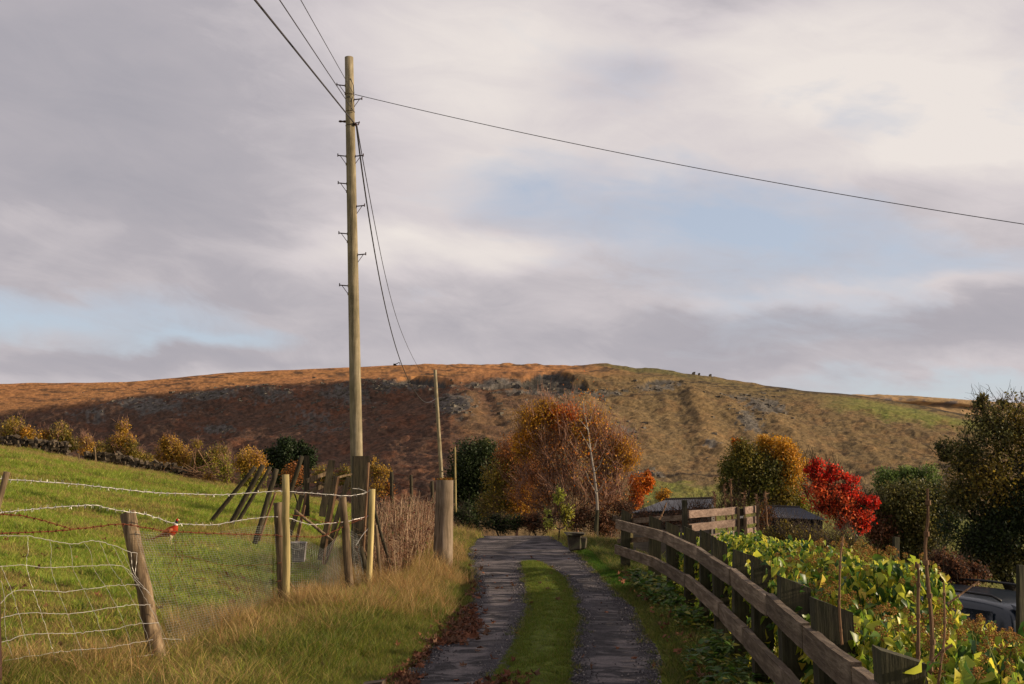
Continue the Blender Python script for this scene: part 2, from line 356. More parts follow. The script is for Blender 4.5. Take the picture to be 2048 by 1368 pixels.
def strip(name, fl, fr, y, nx, dz, mat, col=None, crown=0, seed=0, jag=.05):
    V = []; 
    X0 = fl(y)+(fbm(y*1.7, y*0+seed, seed, 4)-.5)*jag*2+(fbm(y*9, y*0+seed, seed+3, 2)-.5)*jag; X1 = fr(y)+(fbm(y*1.7, y*0+3+seed, seed+1, 4)-.5)*jag*2+(fbm(y*9, y*0+seed, seed+5, 2)-.5)*jag
    t = np.linspace(0, 1, nx); X = X0[:, None]*(1-t)+X1[:, None]*t; Y = np.repeat(y[:, None], nx, 1)
    e = np.minimum(np.abs(X-X0[:, None]), np.abs(X-X1[:, None]))
    Z = roadz(Y)+dz+crown*ss(e, 0, .25)*(.4+.9*fbm(X*4, Y*4, seed+7, 3))-.02*(e <= 1e-9)
    V = np.stack([X, Y, Z], -1).reshape(-1, 3); ny = len(y)
    i = np.arange(ny-1)[:, None]*nx+np.arange(nx-1)[None]; F = np.stack([i, i+1, i+nx+1, i+nx], -1).reshape(-1, 4)
    return mesh_np(name, V, F, None, True)
def roadz(y):
    e = np.maximum(0, np.asarray(y, float)-24.3); return -np.where(e < 4, e*e/8*.15, .15*(e-2))
def road():
    y = np.concatenate([np.linspace(-14, 3, 30), np.linspace(3.1, 26, 700), np.linspace(26.2, 40, 40)])
    me = strip('track', xl, xr, y, 60, .004, None, seed=21, jag=.085)
    co = np.empty(len(me.vertices)*3, np.float32); me.vertices.foreach_get('co', co); co = co.reshape(-1, 3); X, Y = co[:, 0], co[:, 1]
    e = np.minimum(X-xl(Y), xr(Y)-X); gi = (Y < 18.4); Zb = (fbm(X*2.2, Y*2.2, 27, 4)-.5)*.030+(fbm(X*9, Y*9, 28, 3)-.5)*.010; co[:, 2] += Zb*ss(e, .05, .3)+.004; me.vertices.foreach_set('co', co.ravel()); e2 = np.where(gi, np.maximum(np.interp(Y, GLY, GLX)-X, X-np.interp(Y, GRY, GRX)), 9); w_ = 1-ss(np.minimum(e, e2)+(fbm(X*5, Y*2.5, 24, 4)-.5)*.34, .06, .24); setcol(me, np.repeat(w_[:, None], 3, 1))
    m, N, L = newmat('worn_asphalt'); tc = N.new('ShaderNodeTexCoord'); v = tc.outputs['Object']
    big = nz(N, L, v, 1, 5, .62, (1.2, 3.0, 1), 1.0); chips = nz(N, L, v, 90, 3, .8); mid = nz(N, L, v, 11, 7, .8)
    vo = N.new('ShaderNodeTexVoronoi'); vo.inputs['Scale'].default_value = 75; L.new(v, vo.inputs['Vector'])
    col = ramp(N, L, big, [(.42, lin(40, 39, 41)), (.485, lin(62, 60, 62)), (.52, lin(106, 102, 103)), (.60, lin(134, 127, 126)), (.72, lin(108, 104, 105))])
    col = mixc(N, L, .32, col, ramp(N, L, mid, [(.38, lin(34, 32, 34)), (.62, lin(104, 98, 99))]))
    # crumbly dark chippings towards the edges and down both sides of the grass strip
    sx = N.new('ShaderNodeSeparateXYZ'); L.new(v, sx.inputs[0])
    col = mixc(N, L, .6, col, ramp(N, L, chips, [(.35, (.0, .0, .0)), (.65, lin(190, 180, 178))]), 'OVERLAY')
    ea = N.new('ShaderNodeVertexColor'); ea.layer_name = 'Col'; se = N.new('ShaderNodeSeparateColor'); L.new(ea.outputs[0], se.inputs[0])
    col = mixc(N, L, mathn(N, L, 'MULTIPLY', se.outputs[0], .85), col, ramp(N, L, chips, [(.38, lin(26, 24, 27)), (.55, lin(58, 54, 58)), (.68, lin(112, 106, 110))]))
    h = mathn(N, L, 'ADD', mathn(N, L, 'MULTIPLY', big, 5), mathn(N, L, 'ADD', mathn(N, L, 'MULTIPLY', mid, .9), mathn(N, L, 'MULTIPLY', chips, .35)))
    finish(N, L, col, .85, h, .75, .018, .15)
    tag(place('track', me, m), 'narrow worn grey tarmac track curving up to a crest', None, None, 'structure')
    y = np.linspace(-6, 18.4, 260)
    fl = lambda q: np.interp(q, GLY, GLX); fr = lambda q: np.interp(q, GRY, GRX)
    me = strip('grass_strip', fl, fr, y, 14, .008, None, crown=.035, seed=41, jag=.10)
    m2, N, L = newmat('strip_turf'); tc = N.new('ShaderNodeTexCoord'); f = nz(N, L, tc.outputs['Object'], 12, 6, .7)
    finish(N, L, ramp(N, L, f, [(.3, lin(56, 54, 30)), (.5, lin(84, 94, 34)), (.7, lin(106, 114, 46))]), .95, f, .8, .03, .1)
    tag(place('grass_strip', me, m2), 'turf strip growing down the middle of the track', None, None, 'structure')
road()

# ------------------------------------------------------------------ hillside
CR = ([-400, 0, 250, 460, 650, 850, 900, 1050, 1180, 1300, 1400, 1500, 1600, 1700, 1800, 1925, 2100, 2500], [771, 767, 764, 746, 736, 728, 727, 727, 731, 738, 749, 766, 780, 789, 803, 828, 850, 905])
BR = ([-400, 0, 200, 400, 600, 760, 900, 1040, 1140, 1250, 1400, 1500, 1600, 1750, 1925, 2100, 2500], [850, 826, 800, 778, 768, 761, 757, 750, 748, 756, 772, 789, 802, 818, 843, 868, 925])
def DB(px): return 430+.30*np.maximum(0, 900-px)+.10*np.maximum(0, px-900)
def fans(px, py):
    b = 0*px
    for tx, ty, ln, dxdy, w, a in [(935, 782, 95, .18, 26, 5), (985, 788, 80, .55, 16, 3), (1165, 788, 130, .55, 34, 6), (1255, 800, 150, .6, 30, 3.5), (1385, 788, 170, .45, 30, 6.5), (1450, 800, 160, .75, 22, 4),
                                   (1505, 798, 170, .95, 26, 5), (1560, 815, 130, 1.0, 18, 2.5), (1700, 860, 100, 1.1, 26, 2.5), (1330, 800, 90, .2, 14, 2)]:
        t = (py-ty)/ln; cx = tx+dxdy*(py-ty); wd = w*(.6+.9*np.clip(t, 0, 1.4))
        b = b+a*np.exp(-((px-cx)/wd)**2)*ss(t, -.08, .02)*(1-ss(t, .6, 1.25))
    return b
def cuts(px, py):
    b = 0*px
    for cx, cy, rx, ry, a in [(1092, 762, 54, 15, 3.5), (850, 762, 56, 7, 3.5), (1328, 765, 38, 8, 2.5), (1150, 772, 26, 8, 2), (1010, 770, 30, 6, 2)]:
        u = (px-cx)/rx+.12*(fbm(px*.04, py*.04, 3, 3)-.5); v = (py-cy)/ry+.5*(fbm(px*.03, py*.03, 31, 2)-.5)
        q = np.abs(u)**3+np.abs(v)**3; b = b+a*(1-ss(q, .55, 1.1))
    return b
def hill_z(px, py, D):
    """lift in metres added to the base surface"""
    X = (px-1024)/2000*D
    n = (fbm(X/60, D/60, 51, 3)-.5)*7*ss(py, 1000, 960)+(fbm(X/16, D/22, 52, 3)-.5)*2.8+(fbm(X/4.5, D/5, 53, 3)-.5)*1.7
    brow = np.interp(px, *BR); onsl = ss(py-brow, -6, 8)
    gul = (fbm((px-.55*(py-brow))/17, py/90, 54, 3)-.5)*.7*onsl
    return n*(.35+.65*onsl)+gul+fans(px, py)*.32-cuts(px, py)
def hillside():
    nx = 1150; px = np.linspace(-420, 2460, nx)[None]
    br = np.interp(px, *BR); cr = np.interp(px, *CR); br = np.maximum(br, cr+3)
    cr = cr-(fbm(px/26, px*0, 61, 3)-.5)*7*ss(px, 780, 900)*(1-ss(px, 1500, 1600))-(fbm(px/60, px*0, 62, 3)-.5)*3-5*np.exp(-((px-1215)/40.)**2)-3*np.exp(-((px-1320)/30.)**2)
    db = DB(px); t1 = np.linspace(0, 1, 235)[:, None]; t2 = np.linspace(0, 1, 60)[1:, None]; t3 = np.linspace(0, 1, 8)[1:, None]
    py1 = 1045+(br-1045)*t1; D1 = db*(.46+.54*t1**1.15)
    py2 = br+(cr-br)*t2; D2 = db+(310+0*db)*t2
    P1 = P(px+0*py1, py1, D1); P2 = P(px+0*py2, py2, D2)
    lift1 = hill_z(px+0*py1, py1, D1); lift2 = hill_z(px+0*py2, py2, D2)
    lift1 *= ss(t1, 0, .1); lift2 = lift2*(1-ss(t2, .85, 1))
    P1[..., 2] += lift1; P2[..., 2] += lift2
    last = P2[-1][None]; P3 = np.repeat(last, 7, 0).copy(); P3[..., 1] += 260*t3; P3[..., 0] *= P3[..., 1]/last[..., 1]; P3[..., 2] -= 45*t3**1.3
    p0 = P1[:1].copy(); p0[..., 1] -= 60; p0[..., 2] = -34
    V = np.concatenate([p0, P1, P2, P3]); ny = V.shape[0]
    pxx = np.broadcast_to(px, (ny, nx)); pyy = np.concatenate([py1[:1], py1, py2, np.repeat(py2[-1:], 7, 0)])
    onsl = ss(pyy-br, -7, 9)
    X, Y = V[..., 0], V[..., 1]
    A = lambda r, g, b: np.array(lin(r, g, b))
    orange = A(172, 118, 74); gold = A(164, 118, 68); brack = A(100, 74, 58); olive = A(110, 92, 62); pale = A(132, 112, 82); rock = A(98, 95, 90); dark = A(52, 44, 37); green = A(94, 106, 50)
    n1 = fbm(X/45, Y/70, 71, 4)[..., None]; n2 = fbm(pxx/22, pyy/2.4, 72, 5)[..., None]*(1-onsl[..., None])+fbm(pxx/8, pyy/4, 172, 5)[..., None]*onsl[..., None]; n3 = fbm(pxx/30, pyy/9, 73, 4)[..., None]
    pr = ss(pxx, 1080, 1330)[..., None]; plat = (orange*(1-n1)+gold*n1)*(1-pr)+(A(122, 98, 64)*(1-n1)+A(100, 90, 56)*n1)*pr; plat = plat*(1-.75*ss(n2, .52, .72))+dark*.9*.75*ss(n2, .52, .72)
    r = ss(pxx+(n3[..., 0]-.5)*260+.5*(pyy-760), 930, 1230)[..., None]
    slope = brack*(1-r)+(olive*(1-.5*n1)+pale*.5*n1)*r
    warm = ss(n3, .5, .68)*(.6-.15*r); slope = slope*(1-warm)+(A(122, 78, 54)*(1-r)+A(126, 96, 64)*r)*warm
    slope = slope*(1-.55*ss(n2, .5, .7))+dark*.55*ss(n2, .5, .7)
    dk = (ss(pxx, 640, 300)*ss(pyy, 950, 860)*.25)[..., None]; slope = slope*(1-dk)+dark*dk  # shade of the left slope, turned from the sun, darkened into its colour
    fan = np.clip(fans(pxx, pyy)/6, 0, 1)[..., None]*.4; slope = slope*(1-fan)+A(148, 120, 80)*fan
    # scree and rock bands
    scr = 0*pxx
    for cx, cy, rx, ry, a in [(300, 812, 110, 24, .7), (410, 790, 70, 14, .9), (180, 830, 60, 22, .5), (540, 790, 60, 22, .6), (690, 790, 60, 20, .8), (640, 840, 120, 40, .4), (905, 812, 42, 32, 1.0), (1000, 765, 90, 12, .9), (1120, 785, 160, 9, .8),
                              (1320, 778, 60, 10, .7), (1490, 790, 60, 10, .8), (1530, 812, 42, 26, .9), (1500, 850, 30, 30, .7), (800, 770, 70, 8, .8), (1290, 940, 60, 8, .6), (440, 855, 40, 10, .8), (1250, 860, 30, 14, .6), (760, 778, 40, 6, .8), (1430, 890, 30, 8, .6)]:
        scr = np.maximum(scr, a*np.exp(-(((pxx-cx-.5*(pyy-cy))/rx)**2+((pyy-cy)/ry)**2)))
    scr = ss(scr+.8*(fbm(pxx/7, pyy/5, 75, 3)-.5)+.3*(n3[..., 0]-.5), .33, .62)[..., None]*onsl[..., None]
    slope = slope*(1-.85*scr)+(rock*(.6+.8*fbm(pxx/3, pyy/2.4, 76, 2)[..., None]))*.85*scr
    c = plat*(1-onsl[..., None])+slope*onsl[..., None]
    ct = (ss(cuts(pxx, pyy)+(fbm(pxx/6, pyy/3, 177, 3)-.5)*1.6, .9, 2.0))[..., None]; c = c*(1-ct)+(A(74, 70, 64)*(.35+1.2*fbm(pxx/5, pyy/2.2, 77, 4)[..., None]))*ct
    mound = (ss(pxx, 1170, 1230)*ss(pxx, 1420, 1330)*ss(pyy-cr, 12, 6))[..., None]*.7; c = c*(1-mound)+A(96, 92, 52)*mound
    gr = ss(pxx, 1610, 1740)*ss(pyy-cr-(pxx-1650)*.02, 3, 9)*(1-ss(pyy-cr+(n3[..., 0]-.5)*40, 26, 48)); gr = np.maximum(gr, ss(pyy+(n3[..., 0]-.5)*30-.12*(pxx-1400), 958, 975)*ss(pxx, 1230, 1300))
    gr = (gr*(.55+.6*n2[..., 0]))[..., None]; gr = np.clip(gr, 0, 1); c = c*(1-gr)+(green*(1-n3)+A(128, 122, 62)*n3)*gr
    # dark lines of walls and the old tramway along the foot of the slope
    for f in (lambda q: 946-.0*(q-1300)-.00006*(q-1500)**2, ):
        ln = np.exp(-((pyy-f(pxx)-3*(fbm(pxx/25, pxx*0, 79, 2)-.5))/2.2)**2)*ss(pxx, 1200, 1290)*.85; c = c*(1-ln[..., None])+dark*.8*ln[..., None]
    tr = np.exp(-((pyy-786-2*(fbm(pxx/30, pxx*0, 80, 2)-.5)-.012*(pxx-900))/1.6)**2)*ss(pxx, 880, 930)*ss(pxx, 1500, 1400)*.7; c = c*(1-tr[..., None])+dark*tr[..., None]
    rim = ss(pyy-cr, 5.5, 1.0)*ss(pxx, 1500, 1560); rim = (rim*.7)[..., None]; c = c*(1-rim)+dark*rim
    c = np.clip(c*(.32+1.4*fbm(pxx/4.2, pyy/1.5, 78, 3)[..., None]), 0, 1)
    i = np.arange(ny-1)[:, None]*nx+np.arange(nx-1)[None]; F = np.stack([i, i+1, i+nx+1, i+nx], -1).reshape(-1, 4)
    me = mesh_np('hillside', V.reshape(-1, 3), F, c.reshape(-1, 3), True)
    m, N, L = newmat('moorland'); at = N.new('ShaderNodeVertexColor'); at.layer_name = 'Col'; tc = N.new('ShaderNodeTexCoord'); v = tc.outputs['Object']
    f = nz(N, L, v, .35, 6, .75); f2 = nz(N, L, v, 1.2, 4, .8)
    k = mathn(N, L, 'ADD', mathn(N, L, 'MULTIPLY', f, .9), mathn(N, L, 'MULTIPLY', f2, .9)); cb = N.new('ShaderNodeCombineColor'); [L.new(k, cb.inputs[i]) for i in range(3)]
    col = mixc(N, L, 1.0, at.outputs[0], cb.outputs[0], 'MULTIPLY')
    finish(N, L, col, .95, mathn(N, L, 'ADD', f, mathn(N, L, 'MULTIPLY', f2, .5)), 1.0, 1.6, .1)
    tag(place('hillside', me, m), 'long brown moorland hillside with old quarry cuts and spoil fans', None, None, 'structure')
hillside()

def base_slope_point(px, py):
    br = np.interp(px, *BR)
    if py >= br:
        t = (1045-py)/(1045-br); D = DB(px)*(.46+.54*t**1.15)
    else:
        cr = np.interp(px, *CR); t = (br-py)/(br-cr); D = DB(px)+310*t
    p = P(px, py, float(D)); p = np.array(p, float).reshape(3)
    a = np.array([float(px)]); p[2] += float(hill_z(a, np.array([float(py)]), np.array([float(D)]))[0]); return p
def rockverts(sz, sd):
    r = random.Random(sd); q = [(x, y, z) for z in (-1, 1) for x, y in ((-1, -1), (1, -1), (1, 1), (-1, 1))]
    return [(x*sz[0]*r.uniform(.6, 1.05)+r.uniform(-.12, .12)*sz[0], y*sz[1]*r.uniform(.6, 1.05), z*sz[2]*r.uniform(.55, 1.05)) for x, y, z in q]
def hill_rocks():
    mb = MB(); zones = [(300, 808, 110, 22, 150), (410, 792, 60, 12, 110), (540, 790, 60, 20, 130), (690, 788, 50, 22, 170), (640, 840, 110, 40, 120), (905, 812, 30, 26, 90), (1000, 768, 80, 12, 190), (1130, 785, 150, 8, 170), (800, 772, 70, 8, 120),
                        (1320, 778, 60, 10, 80), (1490, 790, 60, 10, 80), (1530, 815, 40, 24, 120), (1500, 850, 30, 30, 70), (440, 855, 40, 9, 50), (1100, 765, 50, 12, 60), (760, 778, 30, 5, 40), (1290, 942, 60, 6, 60), (1250, 860, 40, 14, 50), (1000, 830, 100, 40, 60), (1400, 860, 200, 50, 60)]
    for cx, cy, rx, ry, n in zones:
        for k in range(n if cx < 950 else int(n*.55)):
            yy = random.gauss(cy, ry*.6); xx = random.gauss(cx, rx*.6)+.5*(yy-cy); cr = np.interp(xx, *CR)
            if yy < cr+4: continue
            p = base_slope_point(xx, yy); s = random.choice((.16, .2, .28, .36, .5, .75))*random.uniform(.7, 1.3)
            if random.random() < .04: s *= 2
            v = np.array(rockverts((s*1.3, s, s*.75), random.random())); a = random.random()*6.3
            v = np.stack([v[:, 0]*math.cos(a)-v[:, 1]*math.sin(a), v[:, 0]*math.sin(a)+v[:, 1]*math.cos(a), v[:, 2]], 1)+p
            mb.hexa(v)
    o = mb.build('boulders', MAT['hillrock'], org=(0, 0, 0)); tag(o, 'grey boulders and scree strewn over the brown hillside', 'boulders', None, 'stuff')
hill_rocks()

def far_hill():
    nx = 420; px = np.linspace(1500, 2700, nx)[None]
    cr = np.interp(px, [1500, 1640, 1700, 1800, 1850, 1940, 2048, 2200, 2700], [800, 790, 788.5, 790, 794, 800, 806, 822, 880]); cr = cr+(fbm(px/22, px*0, 91, 3)-.5)*3
    t = np.linspace(0, 1, 60)[:, None]; py = 930+(cr-930)*t; D = 1350+450*t
    V = P(px+0*py, py, D); V[..., 2] += (fbm(V[..., 0]/50, V[..., 1]/90, 92, 4)-.5)*12*(1-ss(t, .9, 1))
    edge = ss(t, .86, .93)*(1-ss(t, .95, .99)); V[..., 1] -= edge*30
    b = V[-1:].copy(); b[..., 1] += 700; b[..., 2] -= 60; V = np.concatenate([V, b]); ny = V.shape[0]
    pyy = np.concatenate([py, py[-1:]]); pxx = np.broadcast_to(px, (ny, nx)); tt = np.concatenate([np.broadcast_to(t, (60, nx)), np.ones((1, nx))])
    A = lambda r, g, b: np.array(lin(r, g, b)); n = fbm(pxx/12, pyy/2, 93, 4)[..., None]
    c = A(172, 136, 96)*(1-n)+A(128, 112, 78)*n; ed = (ss(tt, .84, .9)*(1-ss(tt, .93, .97))*ss(fbm(pxx/14, pyy/6, 94, 3), .45, .55))[..., None]; c = c*(1-ed)+A(92, 84, 80)*ed
    c = c*(1-.5*ss(n, .55, .7))+A(104, 86, 62)*.5*ss(n, .55, .7)
    i = np.arange(ny-1)[:, None]*nx+np.arange(nx-1)[None]; F = np.stack([i, i+1, i+nx+1, i+nx], -1).reshape(-1, 4)
    me = mesh_np('far_hill', V.reshape(-1, 3), F, c.reshape(-1, 3), True); m, N, L = newmat('far_moor'); at = N.new('ShaderNodeVertexColor'); at.layer_name = 'Col'
    tc = N.new('ShaderNodeTexCoord'); f = nz(N, L, tc.outputs['Object'], .08, 6, .7); finish(N, L, mixc(N, L, .35, at.outputs[0], ramp(N, L, f, [(.3, (.2, .2, .2)), (.7, (.8, .8, .8))]), 'OVERLAY'), .95, f, .8, 6, .1)
    tag(place('far_hill', me, m), 'distant pale moor with a rocky edge behind the right end of the hillside', None, None, 'structure')
far_hill()
# ------------------------------------------------------------------ telegraph poles and cables
def pole():
    D = 23.0; base = P(714, 1100, D); base[2] = gz(base[0], D)-.2
    top = P(698, 115, D); b = P(713, 900, D); ax = (top-b); ax = ax/np.linalg.norm(ax)
    bot = b+ax*((base[2]-b[2])/ax[2])
    t = empty('telegraph_pole', bot, 'tall weathered wooden telegraph pole with step irons, green towards its top', 'telegraph pole')
    mb = MB(); pts = [bot+(top-bot)*k/14 for k in range(15)]
    mb.tube(pts, [.150-.048*k/14 for k in range(15)], 28, jit=.012); o = mb.build('pole_shaft', MAT['pole'], t); smooth_sides(o)
    H = lambda py: P(0, py, D)[2]
    def at(py): k = (H(py)-bot[2])/(top[2]-bot[2]); return bot+(top-bot)*k, .150-.048*k
    steps = [(172, -1, 1), (200, 1, 1), (313, -1, 1), (313, 1, 1), (368, -1, 1), (413, 1, 1), (468, -1, 1), (510, 1, 1), (572, -1, 1)]
    for py, s, _ in steps:
        p, r = at(py); mb = MB(); L = .19
        a = p+np.array([s*r*.9, -.02, 0]); e = p+np.array([s*(r+L), -.05, .012]); mb.tube([a, e], .014, 6)
        mb.tube([e+[0, 0, -.028], e+[0, 0, .045]], .012, 6); mb.tube([a+[0, 0, -.035], a+[0, 0, .035]], .018, 6)
        q = p+np.array([s*r*.95, -.02, -.19]); mb.tube([e-[s*.05, 0, 0], q], .008, 5); mb.tube([q+[0, 0, -.03], q+[0, 0, .03]], .012, 6)
        mb.build('step_iron', MAT['iron'], t)
    p, r = at(243); mb = MB(); mb.tube([p+[-r, 0, 0], p+[-r-.05, 0, 0]], .03, 8); mb.tube([p+[-r-.05, 0, 0], p+[-r-.14, 0, 0.004]], [.018, .03], 8); mb.tube([p+[-r-.14, 0, .004], p+[-r-.17, 0, .004]], [.03, .006], 8); mb.build('bolt', MAT['iron'], t)
    p, r = at(246); mb = MB(); mb.tube([p+[r*.8, 0, 0], p+[r+.12, -.02, .0]], .014, 6); mb.tube([p+[r+.11, -.02, .03], p+[r+.09, -.02, -.05], p+[r+.02, -.04, -.06]], .014, 6); mb.tube([p+[r+.0, -.06, -.03], p+[r+.05, -.08, -.08]], .03, 8); mb.build('cable_clamp', MAT['iron'], t)
    for py in (190, 224, 252):
        p, r = at(py); mb = MB(); n = 17; mb.tube([p+[math.cos(2*math.pi*k/16)*(r+.004), math.sin(2*math.pi*k/16)*(r+.004), 0] for k in range(n)], .006, 5); mb.build('band', MAT['iron'], t)
    p, r = at(180); mb = MB(); mb.tube([p+[r*.3, -r, .25], p+[r*.9, -r*.5, .1], p+[r*1.1, -r*.3, -.1], p+[r*.3, -r*1.05, -.2], p+[-r*.5, -r*.95, -.22]], .007, 5); mb.tube([p+[-r*.3, -r*1.05, -.2], p+[r*.6, -r*.9, -.24], p+[r*1.1, -.1, -.55]], .007, 5); mb.build('lead_wire', MAT['cable'], t)
    return at
at = pole()
def cable(a, b, sag, r, label, n=40, mat='cable'):
    a = np.asarray(a, float); b = np.asarray(b, float); k = np.linspace(0, 1, n+1)[:, None]; pts = a+(b-a)*k; pts[:, 2:3] -= 4*sag*k*(1-k)
    mb = MB(); mb.tube(pts, r, 6); tag(mb.build('overhead_cable', MAT[mat], None, a), label, 'cable', 'cables strung from the tall pole')
pA, rA = at(250)
def past(p0, px, py, D, k): q = P(px, py, D); return p0+(q-p0)*k
cable(pA+[rA, -.05, .02], past(pA, 497, 0, 13, 3.2), 0, .017, 'thick black cable coming in low over the camera to the pole from the upper left')
pB, rB = at(226); cable(pB+[rB, -.08, 0], past(pB, 548, 0, 13, 3.2), 0, .009, 'thin cable in the middle of the three that rise to the upper left')
pC, rC = at(190); cable(pC+[rC, -.08, 0], past(pC, 591, 0, 13.5, 3.2), 0, .007, 'thin cable rightmost of the three that rise to the upper left')
e = P(2048, 449, 19.0)+[0, 0, .40]; p0 = pC+[rC+.02, -.04, .0]; cable(p0, p0+(e-p0)*1.6, .42, .008, 'long thin cable sloping down across the sky to the right edge', 60)
D2 = 60.; sec_top = P(870, 740, D2); att = P(874, 796, D2)
# sagging pair from the tall pole down to the second pole
def sagline(pts, r, label):
    q = np.array([P(x, y, d) for x, y, d in pts]); n = 60; t = np.linspace(0, len(q)-1, n); s = np.stack([np.interp(t, range(len(q)), q[:, i]) for i in range(3)], 1)
    for _ in range(30): s[1:-1] = (s[:-2]+s[1:-1]*2+s[2:])/4
    mb = MB(); mb.tube(s, r, 6); tag(mb.build('overhead_cable', MAT['cable'], None, s[0]), label, 'cable', 'cables strung from the tall pole')
sagline([(713, 252, 23), (718, 300, 25), (735, 420, 30), (757, 555, 36), (780, 660, 42), (803, 735, 48), (825, 778, 53), (845, 806, 57), (858, 808, 59), (874, 796, 60)], .02, 'thick black cable sagging from the tall pole to the short pole behind')
sagline([(714, 252, 23), (722, 300, 25), (744, 420, 31), (768, 545, 38), (795, 650, 47), (829, 724, 62), (850, 757, 76)], .012, 'thin cable hanging just right of the thick one between the two poles')
def pole2():
    top = sec_top; bot = P(885, 1010, D2); bot[2] = -6; k = (bot[2]-top[2])
    mid = P(883, 955, D2); ax = (mid-top)/(mid[2]-top[2]); bot = top+ax*k
    t = empty('telegraph_pole', bot, 'shorter thin telegraph pole leaning left beyond the sawn stump', 'telegraph pole')
    mb = MB(); mb.tube([bot+(top-bot)*i/10 for i in range(11)], [.135-.035*i/10 for i in range(11)], 16, jit=.02); smooth_sides(mb.build('pole_shaft', MAT['pole'], t))
    for py, s in ((835, 1), (850, 1), (880, 1), (862, 1), (815, -1)):
        k = (P(0, py, D2)[2]-bot[2])/(top[2]-bot[2]); p = bot+(top-bot)*k; mb = MB(); mb.tube([p+[s*.08, 0, 0], p+[s*.27, 0, .01]], .022, 5); mb.build('step_iron', MAT['iron'], t)
pole2()

# ------------------------------------------------------------------ wire fence on the left with its stakes
FL = [(-3.95, 6.6), (-2.87, 8.2), (-2.60, 11.3), (-2.05, 12.4), (-1.80, 12.7)]
wf = empty('wire_fence', (-2.9, 8.2, gz(-2.9, 8.2)), 'sagging wire fence of leaning stakes, barbed strands, stock net and chicken mesh beside the verge', 'fence')
def stake(pt, pb, D, wpx, mat, name='post', parent=None, Db=None, taper=.9, seg=12, flat=False, tilt=None, sink=.25):
    a = P(*pt, D); b = P(*pb, Db or D); ax = b-a; b2 = b+ax*sink/np.linalg.norm(ax); r = wpx/2/2000*D
    mb = MB()
    if flat: mb.plank(b2, a, 2*r, r*flat, (1, .25, 0), 7, r*.10)
    else:
        n = 7; pts = [b2+(a-b2)*k/n+np.array([random.uniform(-1, 1), random.uniform(-1, 1), 0])*r*.13*(0 < k < n) for k in range(n+1)]; mb.tube(pts, [r*(1+(taper-1)*k/n) for k in range(n+1)], seg, jit=.07, tilt=tilt)
    o = mb.build(name, mat, parent, org=b)
    if not flat: smooth_sides(o)
    return o, a, b
stake((14, 944), (-28, 1100), 6.6, 13, MAT['old_post'], parent=wf); stake((-8, 1090), (-2, 1420), 6.7, 15, MAT['iron'], parent=wf, seg=6)
stake((255, 1026), (318, 1318), 8.2, 30, MAT['old_post'], parent=wf, taper=.98, tilt=(.2, -.1, 0))
stake((556, 1005), (566, 1216), 11.3, 19, MAT['old_post'], parent=wf, tilt=(.1, 0, 0)); stake((571, 949), (573, 1212), 11.15, 14.5, MAT['new_post'], parent=wf, taper=1)
stake((685, 992), (701, 1182), 12.4, 17, MAT['old_post'], parent=wf, tilt=(-.3, 0, 0)); stake((745, 978), (737, 1178), 12.7, 11.5, MAT['new_post'], parent=wf, taper=1)
def fence_D(px):
    """distance of the fence plane at a pixel column"""
    for i in range(len(FL)-1):
        q = onplane(px, 1050, FL[i], FL[i+1])
        if FL[i][1]-1e-3 <= q[1] <= FL[i+1][1]+1e-3: return q[1]
    return FL[0][1] if px < 100 else FL[-1][1]
def wirepts(path, step=6, wob=0.0, off=0):
    path = np.array(path, float); d = np.r_[0, np.cumsum(np.hypot(*np.diff(path, axis=0).T))]; n = max(2, int(d[-1]/step)); s = np.linspace(0, d[-1], n)
    x = np.interp(s, d, path[:, 0]); y = np.interp(s, d, path[:, 1])
    k = np.ones(5)/5
    if n > 8: ye = np.convolve(np.pad(y, 2, 'edge'), k, 'valid'); xe = np.convolve(np.pad(x, 2, 'edge'), k, 'valid'); ye[0], ye[-1], xe[0], xe[-1] = y[0], y[-1], x[0], x[-1]; x, y = xe, ye
    q = np.array([P(a, b, fence_D(a)+off) for a, b in zip(x, y)])
    if wob: q += rng.normal(0, wob, q.shape)*np.r_[0, np.ones(n-2), 0][:, None]
    return q
def barbed(path, name, mat, r=.0028, bstep=10, parent=wf, label=None, off=-.02):
    q = wirepts(path, 5, .0016, off); mb = MB(); mb.tube(q, r, 5)
    ph = np.linspace(0, len(q)*1.2, len(q)); mb.tube(q+np.stack([0*ph, np.cos(ph)*r, np.sin(ph)*r], 1)*1.3, r*.7, 4)
    for i in range(2, len(q)-1, max(2, int(bstep/5*1.9))):
        p = q[i]; mb.tube([p+[-.008, 0, 0], p+[.008, 0, 0]], r*1.9, 5)
        for sx in (-1, 1): mb.tube([p+[sx*.004, 0, -.004], p+[sx*random.uniform(.002, .012), random.uniform(-.01, .01), random.choice((-1, 1))*.022]], [r*.8, r*.4], 3)
    o = mb.build(name, mat, parent)
    if label: o['label'] = label
barbed([(-20, 955), (10, 958), (150, 968), (300, 985), (440, 990), (555, 982), (575, 983), (610, 985), (690, 992), (715, 990), (735, 985), (745, 978)], 'barbed_wire', MAT['galv'], label='silvery top strand of barbed wire')
barbed([(-20, 1026), (0, 1025), (110, 1014), (190, 1010), (240, 1022), (290, 1028), (350, 1048), (430, 1050), (500, 1037), (545, 1033), (578, 1036), (620, 1050), (690, 1044), (745, 1030)], 'barbed_wire', MAT['galv'], label='silvery second strand of barbed wire')
barbed([(-20, 1068), (0, 1067), (100, 1063), (180, 1055), (240, 1047), (330, 1062), (430, 1067), (550, 1070), (575, 1072), (640, 1075), (690, 1052), (745, 1028)], 'barbed_wire', MAT['rust'], .0036, 8, label='rusty barbed strand at the top of the net')
barbed([(-20, 1028), (40, 1030), (90, 1042), (140, 1057)], 'barbed_wire', MAT['rust'], .0032, 8, label='loose rusty barbed strand at the left edge')
